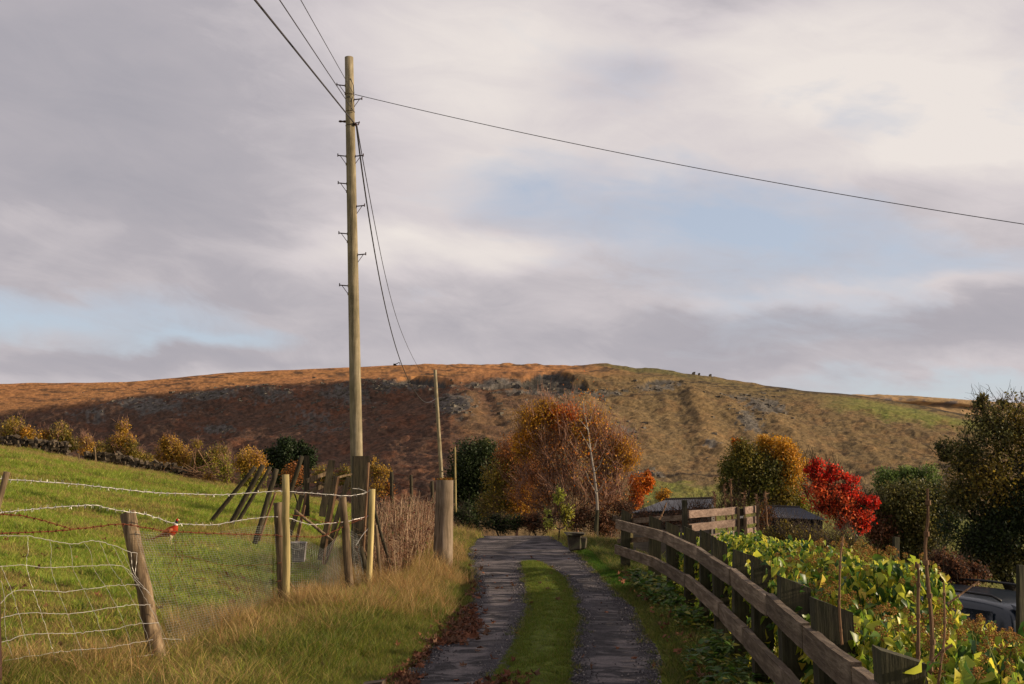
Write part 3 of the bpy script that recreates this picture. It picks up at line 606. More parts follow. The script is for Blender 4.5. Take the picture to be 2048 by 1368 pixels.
barbed([(575, 1029), (610, 1033), (650, 1046), (700, 1044), (745, 1028)], 'barbed_wire', MAT['rust'], .003, 8, label='rusty strand sagging between the new round stakes')
barbed([(705, 977), (722, 978), (735, 985)], 'barbed_wire', MAT['galv'], .0026, 8)
barbed([(712, 1090), (722, 1075), (733, 1060), (742, 1052)], 'barbed_wire', MAT['galv'], .0026, 8)
k_ = 340/1264
cvt = lambda pts: [(x*k_, 1000+y*368/1368) for x, y in pts]
HN = [[(-60, 262), (0, 265), (200, 265), (360, 295), (480, 325), (560, 330), (610, 312), (670, 300), (740, 310), (830, 330), (900, 360), (950, 385), (1020, 395)],
      [(-60, 490), (0, 488), (190, 487), (375, 505), (530, 497), (680, 490), (815, 482), (915, 487), (1000, 570), (1060, 640), (1110, 690)],
      [(-60, 840), (0, 780), (85, 672), (245, 668), (435, 685), (620, 665), (785, 643), (920, 630), (1040, 632)],
      [(-60, 890), (10, 878), (140, 842), (305, 838), (500, 848), (700, 822), (870, 793), (1000, 778), (1120, 780)],
      [(-60, 1070), (50, 1050), (180, 1000), (355, 992), (560, 992), (750, 968), (850, 965), (930, 935), (1060, 918), (1180, 912)],
      [(-60, 1200), (100, 1190), (220, 1150), (280, 1165), (395, 1130), (600, 1115), (805, 1098), (970, 1068), (1110, 1045), (1240, 1030), (1350, 1036)],
      [(-60, 1280), (150, 1245), (425, 1245), (600, 1240), (800, 1205), (890, 1200), (970, 1175), (1070, 1155), (1240, 1140), (1380, 1120)],
      [(900, 1300), (1100, 1275), (1260, 1240), (1450, 1215)]]
VN = [[(5, 600), (40, 740), (30, 900), (50, 1050), (100, 1190)], [(10, 488), (85, 672), (140, 842), (180, 1000), (220, 1150)], [(205, 265), (210, 380), (190, 487), (245, 668), (305, 838), (355, 992), (395, 1130), (425, 1245)],
      [(368, 295), (385, 400), (375, 505), (435, 685), (500, 848), (560, 992), (600, 1100), (615, 1240)], [(515, 330), (540, 400), (530, 497), (620, 665), (700, 822), (750, 968), (805, 1098)],
      [(620, 312), (680, 380), (680, 490), (785, 643), (870, 793), (930, 935), (975, 1070), (960, 1240)], [(740, 310), (815, 482), (920, 630), (1005, 775), (1060, 918), (1110, 1045), (1130, 1170)],
      [(835, 335), (915, 487), (1000, 600), (1110, 690), (1180, 800)], [(905, 365), (990, 560), (1060, 700), (1180, 912), (1260, 1100)], [(975, 390), (985, 540), (1030, 590)], [(1020, 395), (1005, 560)], [(1110, 780), (1180, 912), (1240, 1140)]]
mb = MB()
for h in HN: mb.tube(wirepts(cvt(h), 6, .0025, -.035), .0020, 5)
for h in VN: mb.tube(wirepts(cvt(h), 6, .0018, -.035), .0013, 5)
mb.build('stock_net', MAT['galv'], wf)
mb = MB(); k2 = 300/2048; cv2 = lambda pts: [(300+x*k2, 1020+y*k2) for x, y in pts]
for h in [[(340, 330), (350, 600), (540, 640), (750, 690), (960, 750), (1160, 765), (1430, 750), (1700, 745)], [(210, 860), (340, 590)], [(210, 860), (270, 1000), (280, 1130)], [(450, 560), (430, 770), (250, 980)], [(340, 600), (370, 760), (430, 930), (520, 1120), (560, 1300)],
          [(540, 640), (580, 930), (700, 1150), (850, 1300)], [(670, 665), (730, 880)], [(750, 690), (890, 950), (1050, 1050)], [(850, 735), (1005, 980), (1200, 1180)], [(960, 750), (1130, 985), (1250, 1220)], [(1060, 760), (1230, 985), (1350, 1250)], [(1160, 765), (1330, 980), (1400, 1200)],
          [(1270, 760), (1410, 970), (1450, 1060)], [(1430, 750), (1500, 950), (1580, 1160)], [(1600, 760), (1690, 860)], [(580, 930), (760, 940)], [(280, 1000), (330, 1140), (380, 1330)]]:
    mb.tube(wirepts(cv2(h), 5, .002, .01), .0016, 4)
    q = wirepts(cv2(h), 14, 0, .01)
    for p in q[1:-1:2]: mb.tube([p+[-.006, 0, 0], p+[.006, 0, 0]], .004, 5)
for h in [[(575, 1160), (588, 1178), (606, 1186), (615, 1210), (617, 1240)], [(552, 1128), (566, 1124), (577, 1122)], [(552, 1163), (566, 1160), (577, 1160)], [(548, 1070), (566, 1073), (577, 1071)]]: mb.tube(wirepts(h, 4, .002, -.09), .003, 4)
o = mb.build('broken_net', MAT['rust'], wf); o['label'] = 'rusted broken stock net tangled in the chicken mesh'
def mesh_panel(top, bot, nv, nh, seed, warp=1.0):
    """fine square mesh hung between a top and a bottom line given in the photo"""
    top = np.array(top, float); bot = np.array(bot, float); V = []; F = []
    def Q(u, v):
        tx = np.interp(u, np.linspace(0, 1, len(top)), top[:, 0]); ty = np.interp(u, np.linspace(0, 1, len(top)), top[:, 1]); bx = np.interp(u, np.linspace(0, 1, len(bot)), bot[:, 0]); by = np.interp(u, np.linspace(0, 1, len(bot)), bot[:, 1])
        x = tx+(bx-tx)*v+warp*6*(fbm(u*3, v*3, seed, 2)-.5)*np.sin(np.pi*u); y = ty+(by-ty)*v+warp*9*(fbm(u*4, v*2.5, seed+1, 2)-.5)*np.sin(np.pi*v)
        D = np.array([fence_D(a) for a in np.ravel(x)]).reshape(np.shape(x)); D = D+.03+.10*(fbm(u*4, v*3, seed+5, 2)-.5)
        return P(x, y, D)
    n0 = 0; r = .0010
    def run(q):
        nonlocal n0
        a = np.stack([q+[r, 0, r*.5], q+[-r, 0, r*.5], q+[0, 0, -r]], 1); n = len(q); V.append(a.reshape(-1, 3)); i = np.arange(n-1)[:, None]*3+n0
        for k in range(3): F.append(np.concatenate([i+k, i+(k+1) % 3, i+3+(k+1) % 3, i+3+k], 1))
        n0 += n*3
    for i in range(nv): v = np.linspace(0, 1, 16); run(Q(np.full(16, i/(nv-1)), v))
    for j in range(nh): u = np.linspace(0, 1, 24); run(Q(u, np.full(24, j/(nh-1))))
    return np.concatenate(V), np.concatenate(F)
for nm, a in (('chicken_mesh', ([(268, 1062), (340, 1068), (430, 1066), (500, 1054), (549, 1050)], [(350, 1305), (420, 1285), (500, 1262), (545, 1246), (562, 1235)], 54, 50, 3)), ('chicken_mesh', ([(577, 1058), (607, 1075), (645, 1100), (680, 1070)], [(577, 1215), (620, 1205), (650, 1195), (700, 1175)], 26, 32, 8)), ('chicken_mesh', ([(700, 1060), (715, 1070)], [(712, 1170), (730, 1165)], 8, 22, 12))):
    v, f = mesh_panel(*a); place(nm, mesh_np(nm, v, f, np.ones((len(v), 3)), org=ORG[wf.name]), MAT['netwire'], wf, ORG[wf.name])

# loose, leaning and dead stakes behind the fence
ST = [((510, 934), (424, 1040), 25, 9, 'dark_post', 'dark stake leaning far right, leftmost of the tilted row in the field'), ((526, 930), (461, 1048), 24.5, 11, 'dark_post', 'tilted stake crossing the leftmost one, wire curled round its head'), ((541, 934), (478, 1040), 26, 8, 'dark_post', 'thin tilted stake just behind the crossed pair'),
      ((553, 938), (517, 1062), 20, 11, 'dark_post', 'tilted split stake left of the pale round fence stake'), ((551, 985), (526, 1058), 20.4, 5, 'stem', 'thin pale stick leaning against the tilted split stake'),
      ((604, 912), (572, 1010), 24, 10, 'dark_post', 'dark stake leaning behind the pale round fence stake'), ((613, 911), (613, 1010), 23, 11, 'dark_post', 'upright square dark post with a lit right edge among the leaning stakes'),
      ((613, 984), (594, 1076), 17, 5, 'stem', 'pale stick leaning beside the grey bucket'), ((604, 990), (575, 1085), 17.4, 9, 'dark_post', 'dark board leaning above the grey bucket'), ((610, 1010), (596, 1078), 17.2, 4, 'stem', 'short pale stick nearest above the bucket rim'),
      ((664, 920), (648, 1010), 22, 13, 'dark_post', 'pointed dark board behind the broken gate'), ((672, 952), (645, 1090), 17, 9, 'dark_post', 'dark board leaning left of the shaggy fence stake'), ((677, 954), (651, 1098), 16.9, 4.5, 'stem', 'long pale stick leaning along a dark board'),
      ((697, 955), (660, 1085), 18, 9, 'dark_post', 'dark board leaning behind the shaggy fence stake'), ((690, 1026), (661, 1100), 16.5, 4.5, 'stem', 'short pale stick leaning left of the shaggy fence stake'), ((737, 925), (726, 1110), 14.0, 5.5, 'stem', 'thin pale split stick in front of the big dark gatepost'),
      ((589, 1020), (643, 1064), 16.8, 6.5, 'old_post', 'short grey pole hanging aslant among the leaning stakes'),
      ((720, 1094), (744, 1192), 13.2, 13, 'dark_post', 'rotten black stump leaning at the foot of the pale new stake'), ((748, 1018), (775, 1112), 13.6, 7, 'dark_post', 'black stake leaning left, right of the pale new stake'), ((751, 1050), (763, 1180), 13.0, 8, 'old_post', 'brown stake leaning left in the long dry grass')]
for a, b, D, w, mt, lb in ST:
    nm = 'leaning_stick' if mt == 'stem' else ('leaning_board' if 'board' in lb else 'leaning_stake'); fl = 1.4 if ('board' in lb or 'square' in lb) else False
    o, _, q = stake(a, b, D, w, MAT[mt], nm, None, flat=fl, sink=.25 if b[1] > 1030 or 'aslant' not in lb else .0); tag(o, lb, 'stick' if mt == 'stem' else ('board' if fl else 'stake'), 'old stakes and boards leaning behind the fence')
MAT['stump'] = woodmat('stump_wood', lin(84, 72, 58), lin(132, 115, 96), lin(168, 150, 130), 'z', .9, .05, .8)
# big gatepost, sawn pole stump, small posts
o, _, _ = stake((722, 912), (719, 1145), 14.8, 31, MAT['dark_post'], 'gatepost', flat=1.6); tag(o, 'big square dark gatepost standing in front of the telegraph pole', 'gatepost')
t = empty('pole_stump', P(887, 1125, 16.4), 'thick sawn off pole stump at the edge of the track, moss on top', 'stump')
a = P(890, 960, 16.4); b = P(885, 1135, 16.4); mb = MB(); n = 8; mb.tube([b+(a-b)*k/n for k in range(n+1)], [.162-.003*k for k in range(n+1)], 30, jit=.03); smooth_sides(mb.build('trunk', MAT['stump'], t))
mb = MB()
for k in range(160): q = a+[random.gauss(0, .06), random.gauss(0, .06), .0]; mb.tube([q, q+[random.gauss(0, .02), random.gauss(0, .02), random.uniform(.01, .045)]], [.006, .002], 3, col=random.choice((lin(140, 92, 30), lin(98, 92, 40), lin(120, 70, 30))))
mb.build('moss', MAT['dryleaf'], t)['kind'] = 'stuff'
JP = []
for (x, y0, y1, D, w, mt, lb) in [(784, 944, 1003, 28, 8, 'dark_post', 'short fence post first right of the tall pole, beyond the weeds'), (823, 950, 1008, 28, 7, 'dark_post', 'short fence post second right of the tall pole, beyond the weeds'), (865, 962, 1015, 27, 8, 'dark_post', 'short fence post just left of the sawn stump'),
                                 (911, 894, 985, 26, 4, 'new_post', 'thin pale stake rising behind the sawn stump'), (158, 907, 926, 55, 3.5, 'old_post', 'tiny post standing in the gap of the dry stone wall'), (190, 893, 905, 58, 3.5, 'old_post', 'tiny stake sticking up at the end of the broken wall')]:
    o, a, b = stake((x-1, y0), (x, y1), D, w, MAT[mt], 'field_post', None, sink=.5); tag(o, lb, 'post'); JP.append(a)
mb = MB()
for h in (.04, .3):
    q = [JP[0]+[-2.4, 0, .1-h], JP[0]-[0, 0, h], JP[1]-[0, 0, h], JP[2]-[0, 0, h]]
    mb.tube(q, .006, 4)
tag(mb.build('fence_wire', MAT['rust']), 'plain wires running along the short posts beyond the weeds', 'wire')
# broken gate among the stakes
t = empty('broken_gate', P(640, 1010, 22), 'collapsed wooden gate, two tilted bars on a leaning brace, behind the stakes', 'gate')
for a, b, w in (((614, 962), (663, 943), 8), ((616, 986), (660, 965), 8), ((640, 955), (628, 990), 4), ((663, 945), (650, 982), 5), ((668, 956), (706, 948), 4)):
    mb = MB(); A_, B_ = P(*a, 22), P(*b, 22.2); mb.plank(A_, B_, w/2000*22, .03, (0, 0, 1) if abs(a[0]-b[0]) > 20 else (1, 0, 0)); mb.build('bar' if abs(a[0]-b[0]) > 20 else 'brace', MAT['old_post'], t)
# grey bucket
bc = P(597, 1124, 15.); t = empty('bucket', bc, 'dull grey plastic bucket standing behind the chicken mesh', 'bucket')
mb = MB(); n = 24; prof = [(.0, .005), (.095, .005), (.098, .03), (.115, .27), (.124, .275), (.124, .29), (.113, .29), (.094, .03), (0, .02)]; V = []
for r, z in prof:
    for k in range(n): V.append(bc+[r*math.cos(2*math.pi*k/n), r*math.sin(2*math.pi*k/n), z])
mb.add(V, [(i*n+k, i*n+(k+1) % n, (i+1)*n+(k+1) % n, (i+1)*n+k) for i in range(len(prof)-1) for k in range(n)]); mb.build('pail', plainmat('grey_plastic', lin(112, 108, 108), .6), t, smooth=True)
mb = MB(); mb.tube([bc+[.12*math.cos(a), -.04-.08*math.sin(a), .28-.09*math.sin(a)] for a in np.linspace(0, math.pi, 12)], .003, 5); mb.build('handle', MAT['galv'], t)
# ------------------------------------------------------------------ right-hand post and rail fence
def frail(rows, z):
    q = []
    for px, py in rows: x, y = hitz(px, py, z); q.append((float(y), float(x)))
    q.sort(); return q
TOP = frail([(1220, 1037), (1285, 1050), (1350, 1072), (1400, 1095), (1450, 1125), (1500, 1160), (1560, 1205), (1620, 1252), (1700, 1318), (1760, 1362)], .85)
fy = np.array([a for a, b in TOP]); fx = np.array([b for a, b in TOP]); pf = np.polyfit(fy, fx, 4)
def FX(y): y = np.asarray(y, float); return np.polyval(pf, np.clip(y, 4.1, 17.0))+np.minimum(0, y-4.1)*-.02+0*y
rf = empty('post_and_rail_fence', (1.7, 8, gz(1.9, 8)), 'weathered wooden fence with long curving rails and slant topped posts right of the track', 'fence')
def rail(z0, ys, w=.145, t=.05, off=0, dz=lambda y: 0):
    for a, b in zip(ys[:-1], ys[1:]):
        mb = MB(); n = 8; y = np.linspace(a+.004, b-.004, n+1); V = []; xa, xb = float(FX(a))+random.uniform(-.006, .006), float(FX(b))+random.uniform(-.006, .006); za, zb = random.uniform(-.012, .012), random.uniform(-.012, .012)
        for k, yy in enumerate(y):
            q_ = (yy-a)/(b-a); x = xa+(xb-xa)*q_+(float(FX(yy))-(float(FX(a))*(1-q_)+float(FX(b))*q_))*.8+off; zt = z0+za+(zb-za)*q_-.012*math.sin(math.pi*q_)+random.uniform(-.003, .003)
            for dx, dzz in ((-t/2, 0), (t/2, 0), (t/2, -w), (-t/2, -w)): V.append((x+dx+random.uniform(-.002, .002), yy, zt+dzz+random.uniform(-.002, .002)))
        F = [(i*4+k, i*4+(k+1) % 4, (i+1)*4+(k+1) % 4, (i+1)*4+k) for i in range(n) for k in range(4)]+[(3, 2, 1, 0), (n*4, n*4+1, n*4+2, n*4+3)]
        mb.add(V, F); mb.build('rail', MAT['rail'], rf, org=(float(FX(a)), a, z0))
rail(.85, [1.6, 3.1, 4.7, 5.9, 7.2, 9.0, 11.2, 13.8, 16.85])
rail(.45, [1.6, 3.3, 4.9, 6.6, 8.3, 9.75, 12.2, 14.6, 16.9])
rail(.06, [11.9, 14.0, 16.2], off=.0)
PX = [1743, 1590, 1510, 1437, 1390, 1354, 1322, 1296, 1272, 1250, 1226]; PY = []
for p in PX:
    ys = np.linspace(2, 17.2, 3000); xs = FX(ys)+.035; pxs = 1024+2000*xs/(ys*cp+(.9-CAMZ)*sp_)*1.0
    PY.append(float(ys[np.argmin(abs(pxs-p)+(0 if p > 1300 else 0)*ys)]))
PY = sorted(set([2.6]+[4.35, 5.75, 6.95, 8.2, 9.3, 10.4, 11.5, 12.6, 13.8, 15.1, 16.75])) 
for i, y in enumerate(PY):
    x = float(FX(y))+.027; wd = (.21 if y < 7 else .165)+random.uniform(-.02, .02); th = .10; g = gz(x+.1, y)-.3; ht = 1.0+random.uniform(-.03, .03); sl_ = -.075+random.uniform(-.02, .02); le = random.uniform(-.012, .012)
    mb = MB(); V = []
    for z, tt in ((g, 0), (.3, 1), (.75, 2), (None, 3)):
        for k, (dx, dy) in enumerate(((0, -th/2), (wd, -th/2), (wd, th/2), (0, th/2))):
            zz = z if z is not None else ht+(sl_ if dx else 0)+random.uniform(-.004, .004); V.append((x+dx+le*tt+random.uniform(-.003, .003), y+dy+random.uniform(-.003, .003), zz))
    F = [(i_*4+k, i_*4+(k+1) % 4, (i_+1)*4+(k+1) % 4, (i_+1)*4+k) for i_ in range(3) for k in range(4)]+[(3, 2, 1, 0), (12, 13, 14, 15)]
    mb.add(V, F); mb.build('post', MAT['sleeper'], rf, org=(x, y, g+.3))

# far rails and pale gate beyond the bend
t = empty('plank_gate', P(1440, 1090, 16.5), 'pale sunlit plank gate of wide horizontal boards with a dark latch post', 'gate')
def board(t, a, b, D1, D2, w, mat, name='board', th=.03):
    mb = MB(); mb.plank(P(*a, D1), P(*b, D2), w/2000*(D1+D2)/2, th, (0, 0, 1), 8, .004); return mb.build(name, mat, t, org=P(*a, D1))
for (a, b) in (((1377, 1029), (1475, 1021)), ((1377, 1056), (1476, 1045)), ((1380, 1083), (1476, 1068)), ((1420, 1100), (1476, 1090))): board(t, a, b, 15.6, 16.4, 14.5, MAT['pink_rail'])
for (a, b) in (((1489, 1021), (1514, 1018)), ((1491, 1042), (1513, 1039)), ((1493, 1064), (1511, 1061))): board(t, a, b, 16.5, 16.8, 13.5, MAT['pink_rail'])
for x, y0, y1, D, w, mt, nm in ((1421, 1008, 1100, 16.1, 3.5, 'old_post', 'upright'), (1477, 1014, 1110, 16.35, 5, 'old_post', 'upright'), (1483, 1017, 1115, 16.6, 10, 'dark_post', 'latch_post'), (1491, 1036, 1110, 16.4, 4.5, 'old_post', 'upright'), (1516, 1008, 1100, 16.7, 4.5, 'old_post', 'upright')):
    mb = MB(); mb.plank(P(x, y1, D), P(x-.5, y0, D), w/2000*D, .05, (1, 0, 0)); mb.build(nm, MAT[mt], t, org=P(x, y1, D))
mb = MB(); q = P(1483, 1034, 16.3); mb.box(q, (.05, .02, .03)); mb.tube([q+[-.03, -.02, -.02], q+[.03, -.02, .02]], .006, 5); mb.build('latch', MAT['galv'], t)
t = empty('side_rail', P(1370, 1066, 15.4), 'green mossy post with one plain rail running back to the curving fence', 'fence')
mb = MB(); mb.plank(P(1370, 1080, 15.4), P(1369, 1000, 15.4), .072, .08, (1, 0, 0)); mb.build('post', MAT['sleeper'], t)
board(t, (1262, 1042), (1366, 1035), 16.8, 15.5, 10, MAT['rail'], 'rail'); board(t, (1226, 1036), (1262, 1042), 17, 16.8, 10, MAT['rail'], 'rail'); board(t, (1236, 1082), (1300, 1078), 17, 16.4, 9, MAT['rail'], 'rail')
mb = MB(); mb.plank(P(1379, 1090, 15.2), P(1379, 1050, 15.2), .07, .06, (1, 0, 0)); tag(mb.build('old_stub_post', MAT['dark_post']), 'short grey stub post with a rounded head in front of the pale gate', 'post')

# low dark roofs beyond the gate
MAT['roof'] = plainmat('weathered_roof_sheet', lin(58, 60, 70), .85, .3, 0, .3, 5); MAT['tar'] = plainmat('tarred_shed_side', lin(24, 22, 23), .9, .3, 0, .3, 5); MAT['shedwall'] = woodmat('shed_board', lin(60, 56, 52), lin(92, 86, 80), lin(120, 112, 104), 'x')
def roofed(label, ridgeL, ridgeR, eaveL, eaveR, D1, D2, zdrop, wallmat, cat='shed'):
    rl, rr, el, er = P(*ridgeL, D2), P(*ridgeR, D2), P(*eaveL, D1), P(*eaveR, D1); t = empty('low_shed', (el+er)/2-[0, 0, zdrop], label, cat)
    n = 26; mb = MB(); V = []
    for k in range(n*2+1):
        s = k/(n*2); a = el+(er-el)*s; b = rl+(rr-rl)*s; dz = .018*(k % 2)
        for q in (a, b): V.append(q+[0, 0, dz])
        for q in (a, b): V.append(q+[0, 0, dz-.012])
    F = [(i*4, i*4+4, i*4+5, i*4+1) for i in range(n*2)]+[(i*4+2, i*4+3, i*4+7, i*4+6) for i in range(n*2)]+[(i*4, i*4+2, i*4+6, i*4+4) for i in range(n*2)]; mb.add(V, F); mb.build('roof', MAT['roof'], t)
    back = [rl+[0, 2.0, -1.0], rr+[0, 2.0, -1.0]]; mb = MB(); mb.add([rl, rr, back[1], back[0]], [(0, 1, 2, 3)]); mb.add([p+[0, 0, -.03] for p in (rl, rr, back[1], back[0])], [(3, 2, 1, 0)]); mb.build('back_roof', MAT['roof'], t)
    mb = MB(); i_ = [el+[.05, .1, -.03], er+[-.05, .1, -.03], rr+[-.05, -.05, -.05], rl+[.05, -.05, -.05]]
    g = [p*[1, 1, 0]+[0, 0, el[2]-zdrop] for p in i_]; mb.add(g+i_, [(0, 1, 5, 4), (1, 2, 6, 5), (2, 3, 7, 6), (3, 0, 4, 7)]); mb.build('wall', wallmat, t)
    m_ = MB(); m_.tube([rl+[0, 0, .02], rr+[0, 0, .02]], .035, 8); m_.build('ridge', MAT['tar'], t); return t
roofed('low shed with a bluish grey sheet roof behind the pale gate', (1330, 1001), (1432, 998), (1262, 1026), (1426, 1016), 21, 24.5, 2.2, MAT['shedwall'])
roofed('low black tarred shed under the orange and green tree', (1530, 1014), (1600, 1016), (1520, 1034), (1652, 1040), 23, 26, 1.6, MAT['tar'])
# stone slab at the edge of the lawn patch
q = P(1150, 1090, 20.2); t = empty('stone_trough', q, 'mossy stone trough with a flat slab on top beside the small lawn', 'trough')
mb = MB(); mb.hexa(np.array(rockverts((.2, .24, .19), 8))+q+[0, .15, .04]); mb.hexa(np.array(rockverts((.12, .2, .15), 9))+q+[.14, .12, .02]); mb.build('block', MAT['mossy_stone'], t, bevel=.03)['kind'] = 'stuff'
mb = MB(); mb.hexa(np.array(rockverts((.25, .27, .03), 12))+q+[.01, .12, .215]); mb.build('slab', MAT['mossy_stone'], t, bevel=.01)

# field post in the shadows to the right
for x, y0, y1, D, w, lb in ((1792, 1074, 1125, 15, 11, 'green mossy post in the shade behind the ivy'), (2041, 1130, 1185, 13, 13, 'green mossy post at the right edge behind the car')):
    o, a, b = stake((x, y0), (x, y1+60), D, w, MAT['sleeper'], 'shaded_post', None, flat=1.5); tag(o, lb, 'post')

# ------------------------------------------------------------------ parked car behind the ivy
def car():
    h = math.radians(118); f = np.array([math.cos(h), math.sin(h), 0]); s = np.array([math.sin(h), -math.cos(h), 0])   # f: forwards, s: towards its right side
    rl = P(2012, 1200, 13.0); gzv = -1.70; o0 = np.array([rl[0], rl[1], gzv])-f*.0
    t = empty('parked_car', o0+f*2.2+s*.85, 'dark blue parked estate car with roof bars half hidden by the ivy', 'car')
    def W(x, y, z): return o0+f*x+s*(y)+np.array([0, 0, z])      # x forwards from tail, y from left side to right side
    paint = plainmat('dark_blue_paint', lin(18, 30, 42), .3, .45, .1, .08, 3, .35, 0); glass = plainmat('dark_car_glass', (.012, .016, .022), .05, .6, 0, .02, 2, 0, 0); black = plainmat('black_trim', (.01, .01, .012), .5, .4, 0, .1, 4, 0, 0); tyre = plainmat('tyre_rubber', (.012, .012, .012), .85, .3); alloy = plainmat('wheel_metal', (.4, .4, .42), .35, .5, .8, .1, 6, 0, 0)
    # cross sections: x, half width low, half width shoulder, shoulder z, roof half width, roof z
    S = [(-.02, .80, .82, .78, .70, 1.02), (.02, .86, .87, .98, .70, 1.50), (.14, .88, .89, 1.0, .70, 1.665), (.8, .90, .90, 1.0, .69, 1.70), (1.7, .90, .90, .99, .68, 1.705), (2.5, .90, .90, .97, .66, 1.67), (3.0, .90, .90, .96, .60, 1.42), (3.45, .89, .88, .95, .70, 1.06), (4.1, .86, .82, .86, .66, .92), (4.45, .78, .70, .70, .5, .74)]
    V = []; c = .9
    for x, lw, sw, sz, rw, rz in S:
        prof = [(-lw*.96, .24), (-lw, .45), (-sw, sz), (-rw-.05, rz-.07), (-rw+.06, rz-.012), (-rw*.4, rz), (rw*.4, rz), (rw-.06, rz-.012), (rw+.05, rz-.07), (sw, sz), (lw, .45), (lw*.96, .24)]
        V += [W(x, c+a, z) for a, z in prof]
    m = 12; F = [(i*m+k, (i+1)*m+k, (i+1)*m+(k+1) % m, i*m+(k+1) % m) for i in range(len(S)-1) for k in range(m)]+[tuple(range(m)), tuple((len(S)-1)*m+k for k in range(m))[::-1]]
    mb = MB(); mb.add(V, F); o = mb.build('body', paint, t, smooth=True); md = o.modifiers.new('sub', 'SUBSURF'); md.levels = 1; md.render_levels = 2
    def quadpane(name, cs, mat, off=.012):
        cs = [np.array(q) for q in cs]; nrm = np.cross(cs[1]-cs[0], cs[3]-cs[0]); nrm /= np.linalg.norm(nrm); cen = sum(cs)/4
        if np.dot(nrm, cen-W(2, .9, 1)) < 0: nrm = -nrm
        mb = MB(); mb.hexa([q+nrm*off for q in cs]+[q+nrm*(off+.006) for q in cs]); mb.build(name, mat, t)
    for y in (0, 1):
        def SQ(x0, x1, zl, zh, lo=.0):
            yy = (lambda z: (c-.89+(z-1.0)*.27) if y == 0 else (c+.89-(z-1.0)*.27)); return [W(x0, yy(zl), zl), W(x1, yy(zl), zl), W(x1-.04, yy(zh), zh), W(x0+.06, yy(zh), zh)]
        quadpane('side_window', SQ(.24, 1.02, 1.06, 1.55), glass, .02); quadpane('side_window', SQ(1.10, 1.85, 1.05, 1.57), glass, .02); quadpane('side_window', SQ(1.93, 2.65, 1.04, 1.55), glass, .02)
        mb = MB(); yy = c-.66 if y == 0 else c+.66; mb.tube([W(.25, yy, 1.69), W(.38, yy, 1.745), W(1.4, yy, 1.76), W(2.3, yy, 1.735), W(2.45, yy, 1.69)], .018, 8); mb.build('roof_bar', black, t, smooth=True)
    quadpane('rear_window', [W(.0, c-.70, 1.06), W(.0, c+.70, 1.06), W(.06, c+.60, 1.50), W(.06, c-.60, 1.50)], glass, .03)
    mb = MB(); mb.hexa([W(-.06, c-.58, 1.54), W(-.06, c+.58, 1.54), W(.1, c+.62, 1.60), W(.1, c-.62, 1.60), W(-.06, c-.56, 1.585), W(-.06, c+.56, 1.585), W(.16, c+.6, 1.66), W(.16, c-.6, 1.66)]); mb.build('spoiler', paint, t)
    mb = MB(); mb.hexa([W(-.065, c-.3, 1.545), W(-.065, c+.3, 1.545), W(-.03, c+.3, 1.545), W(-.03, c-.3, 1.545), W(-.068, c-.3, 1.565), W(-.068, c+.3, 1.565), W(-.03, c+.3, 1.565), W(-.03, c-.3, 1.565)]); mb.build('brake_light', plainmat('dark_red_lens', (.1, .01, .01), .2), t)
    for x in (.85, 3.55):
        for y in (.02, 1.78):
            mb = MB(); sgn = 1 if y < 1 else -1; mb.tube([W(x, y, .33), W(x, y+.2*sgn, .33)], .33, 24); w = mb.build('wheel', tyre, t); mb = MB(); mb.tube([W(x, y-.012*sgn, .33), W(x, y+.03*sgn, .33)], .21, 20); mb.build('rim', alloy, w, org=ORG[w.name])
    mb = MB(); mb.box(W(-.03, c, .5), (1.7, .12, .22), math.atan2(s[1], s[0])); mb.build('bumper', paint, t, bevel=.03)
    for a in (.12, 1.68): mb = MB(); mb.box(W(-.02, a, 1.0), (.14, .1, .42), math.atan2(s[1], s[0])); mb.build('tail_light', plainmat('red_lens', (.25, .02, .02), .2), t, bevel=.02)
car()

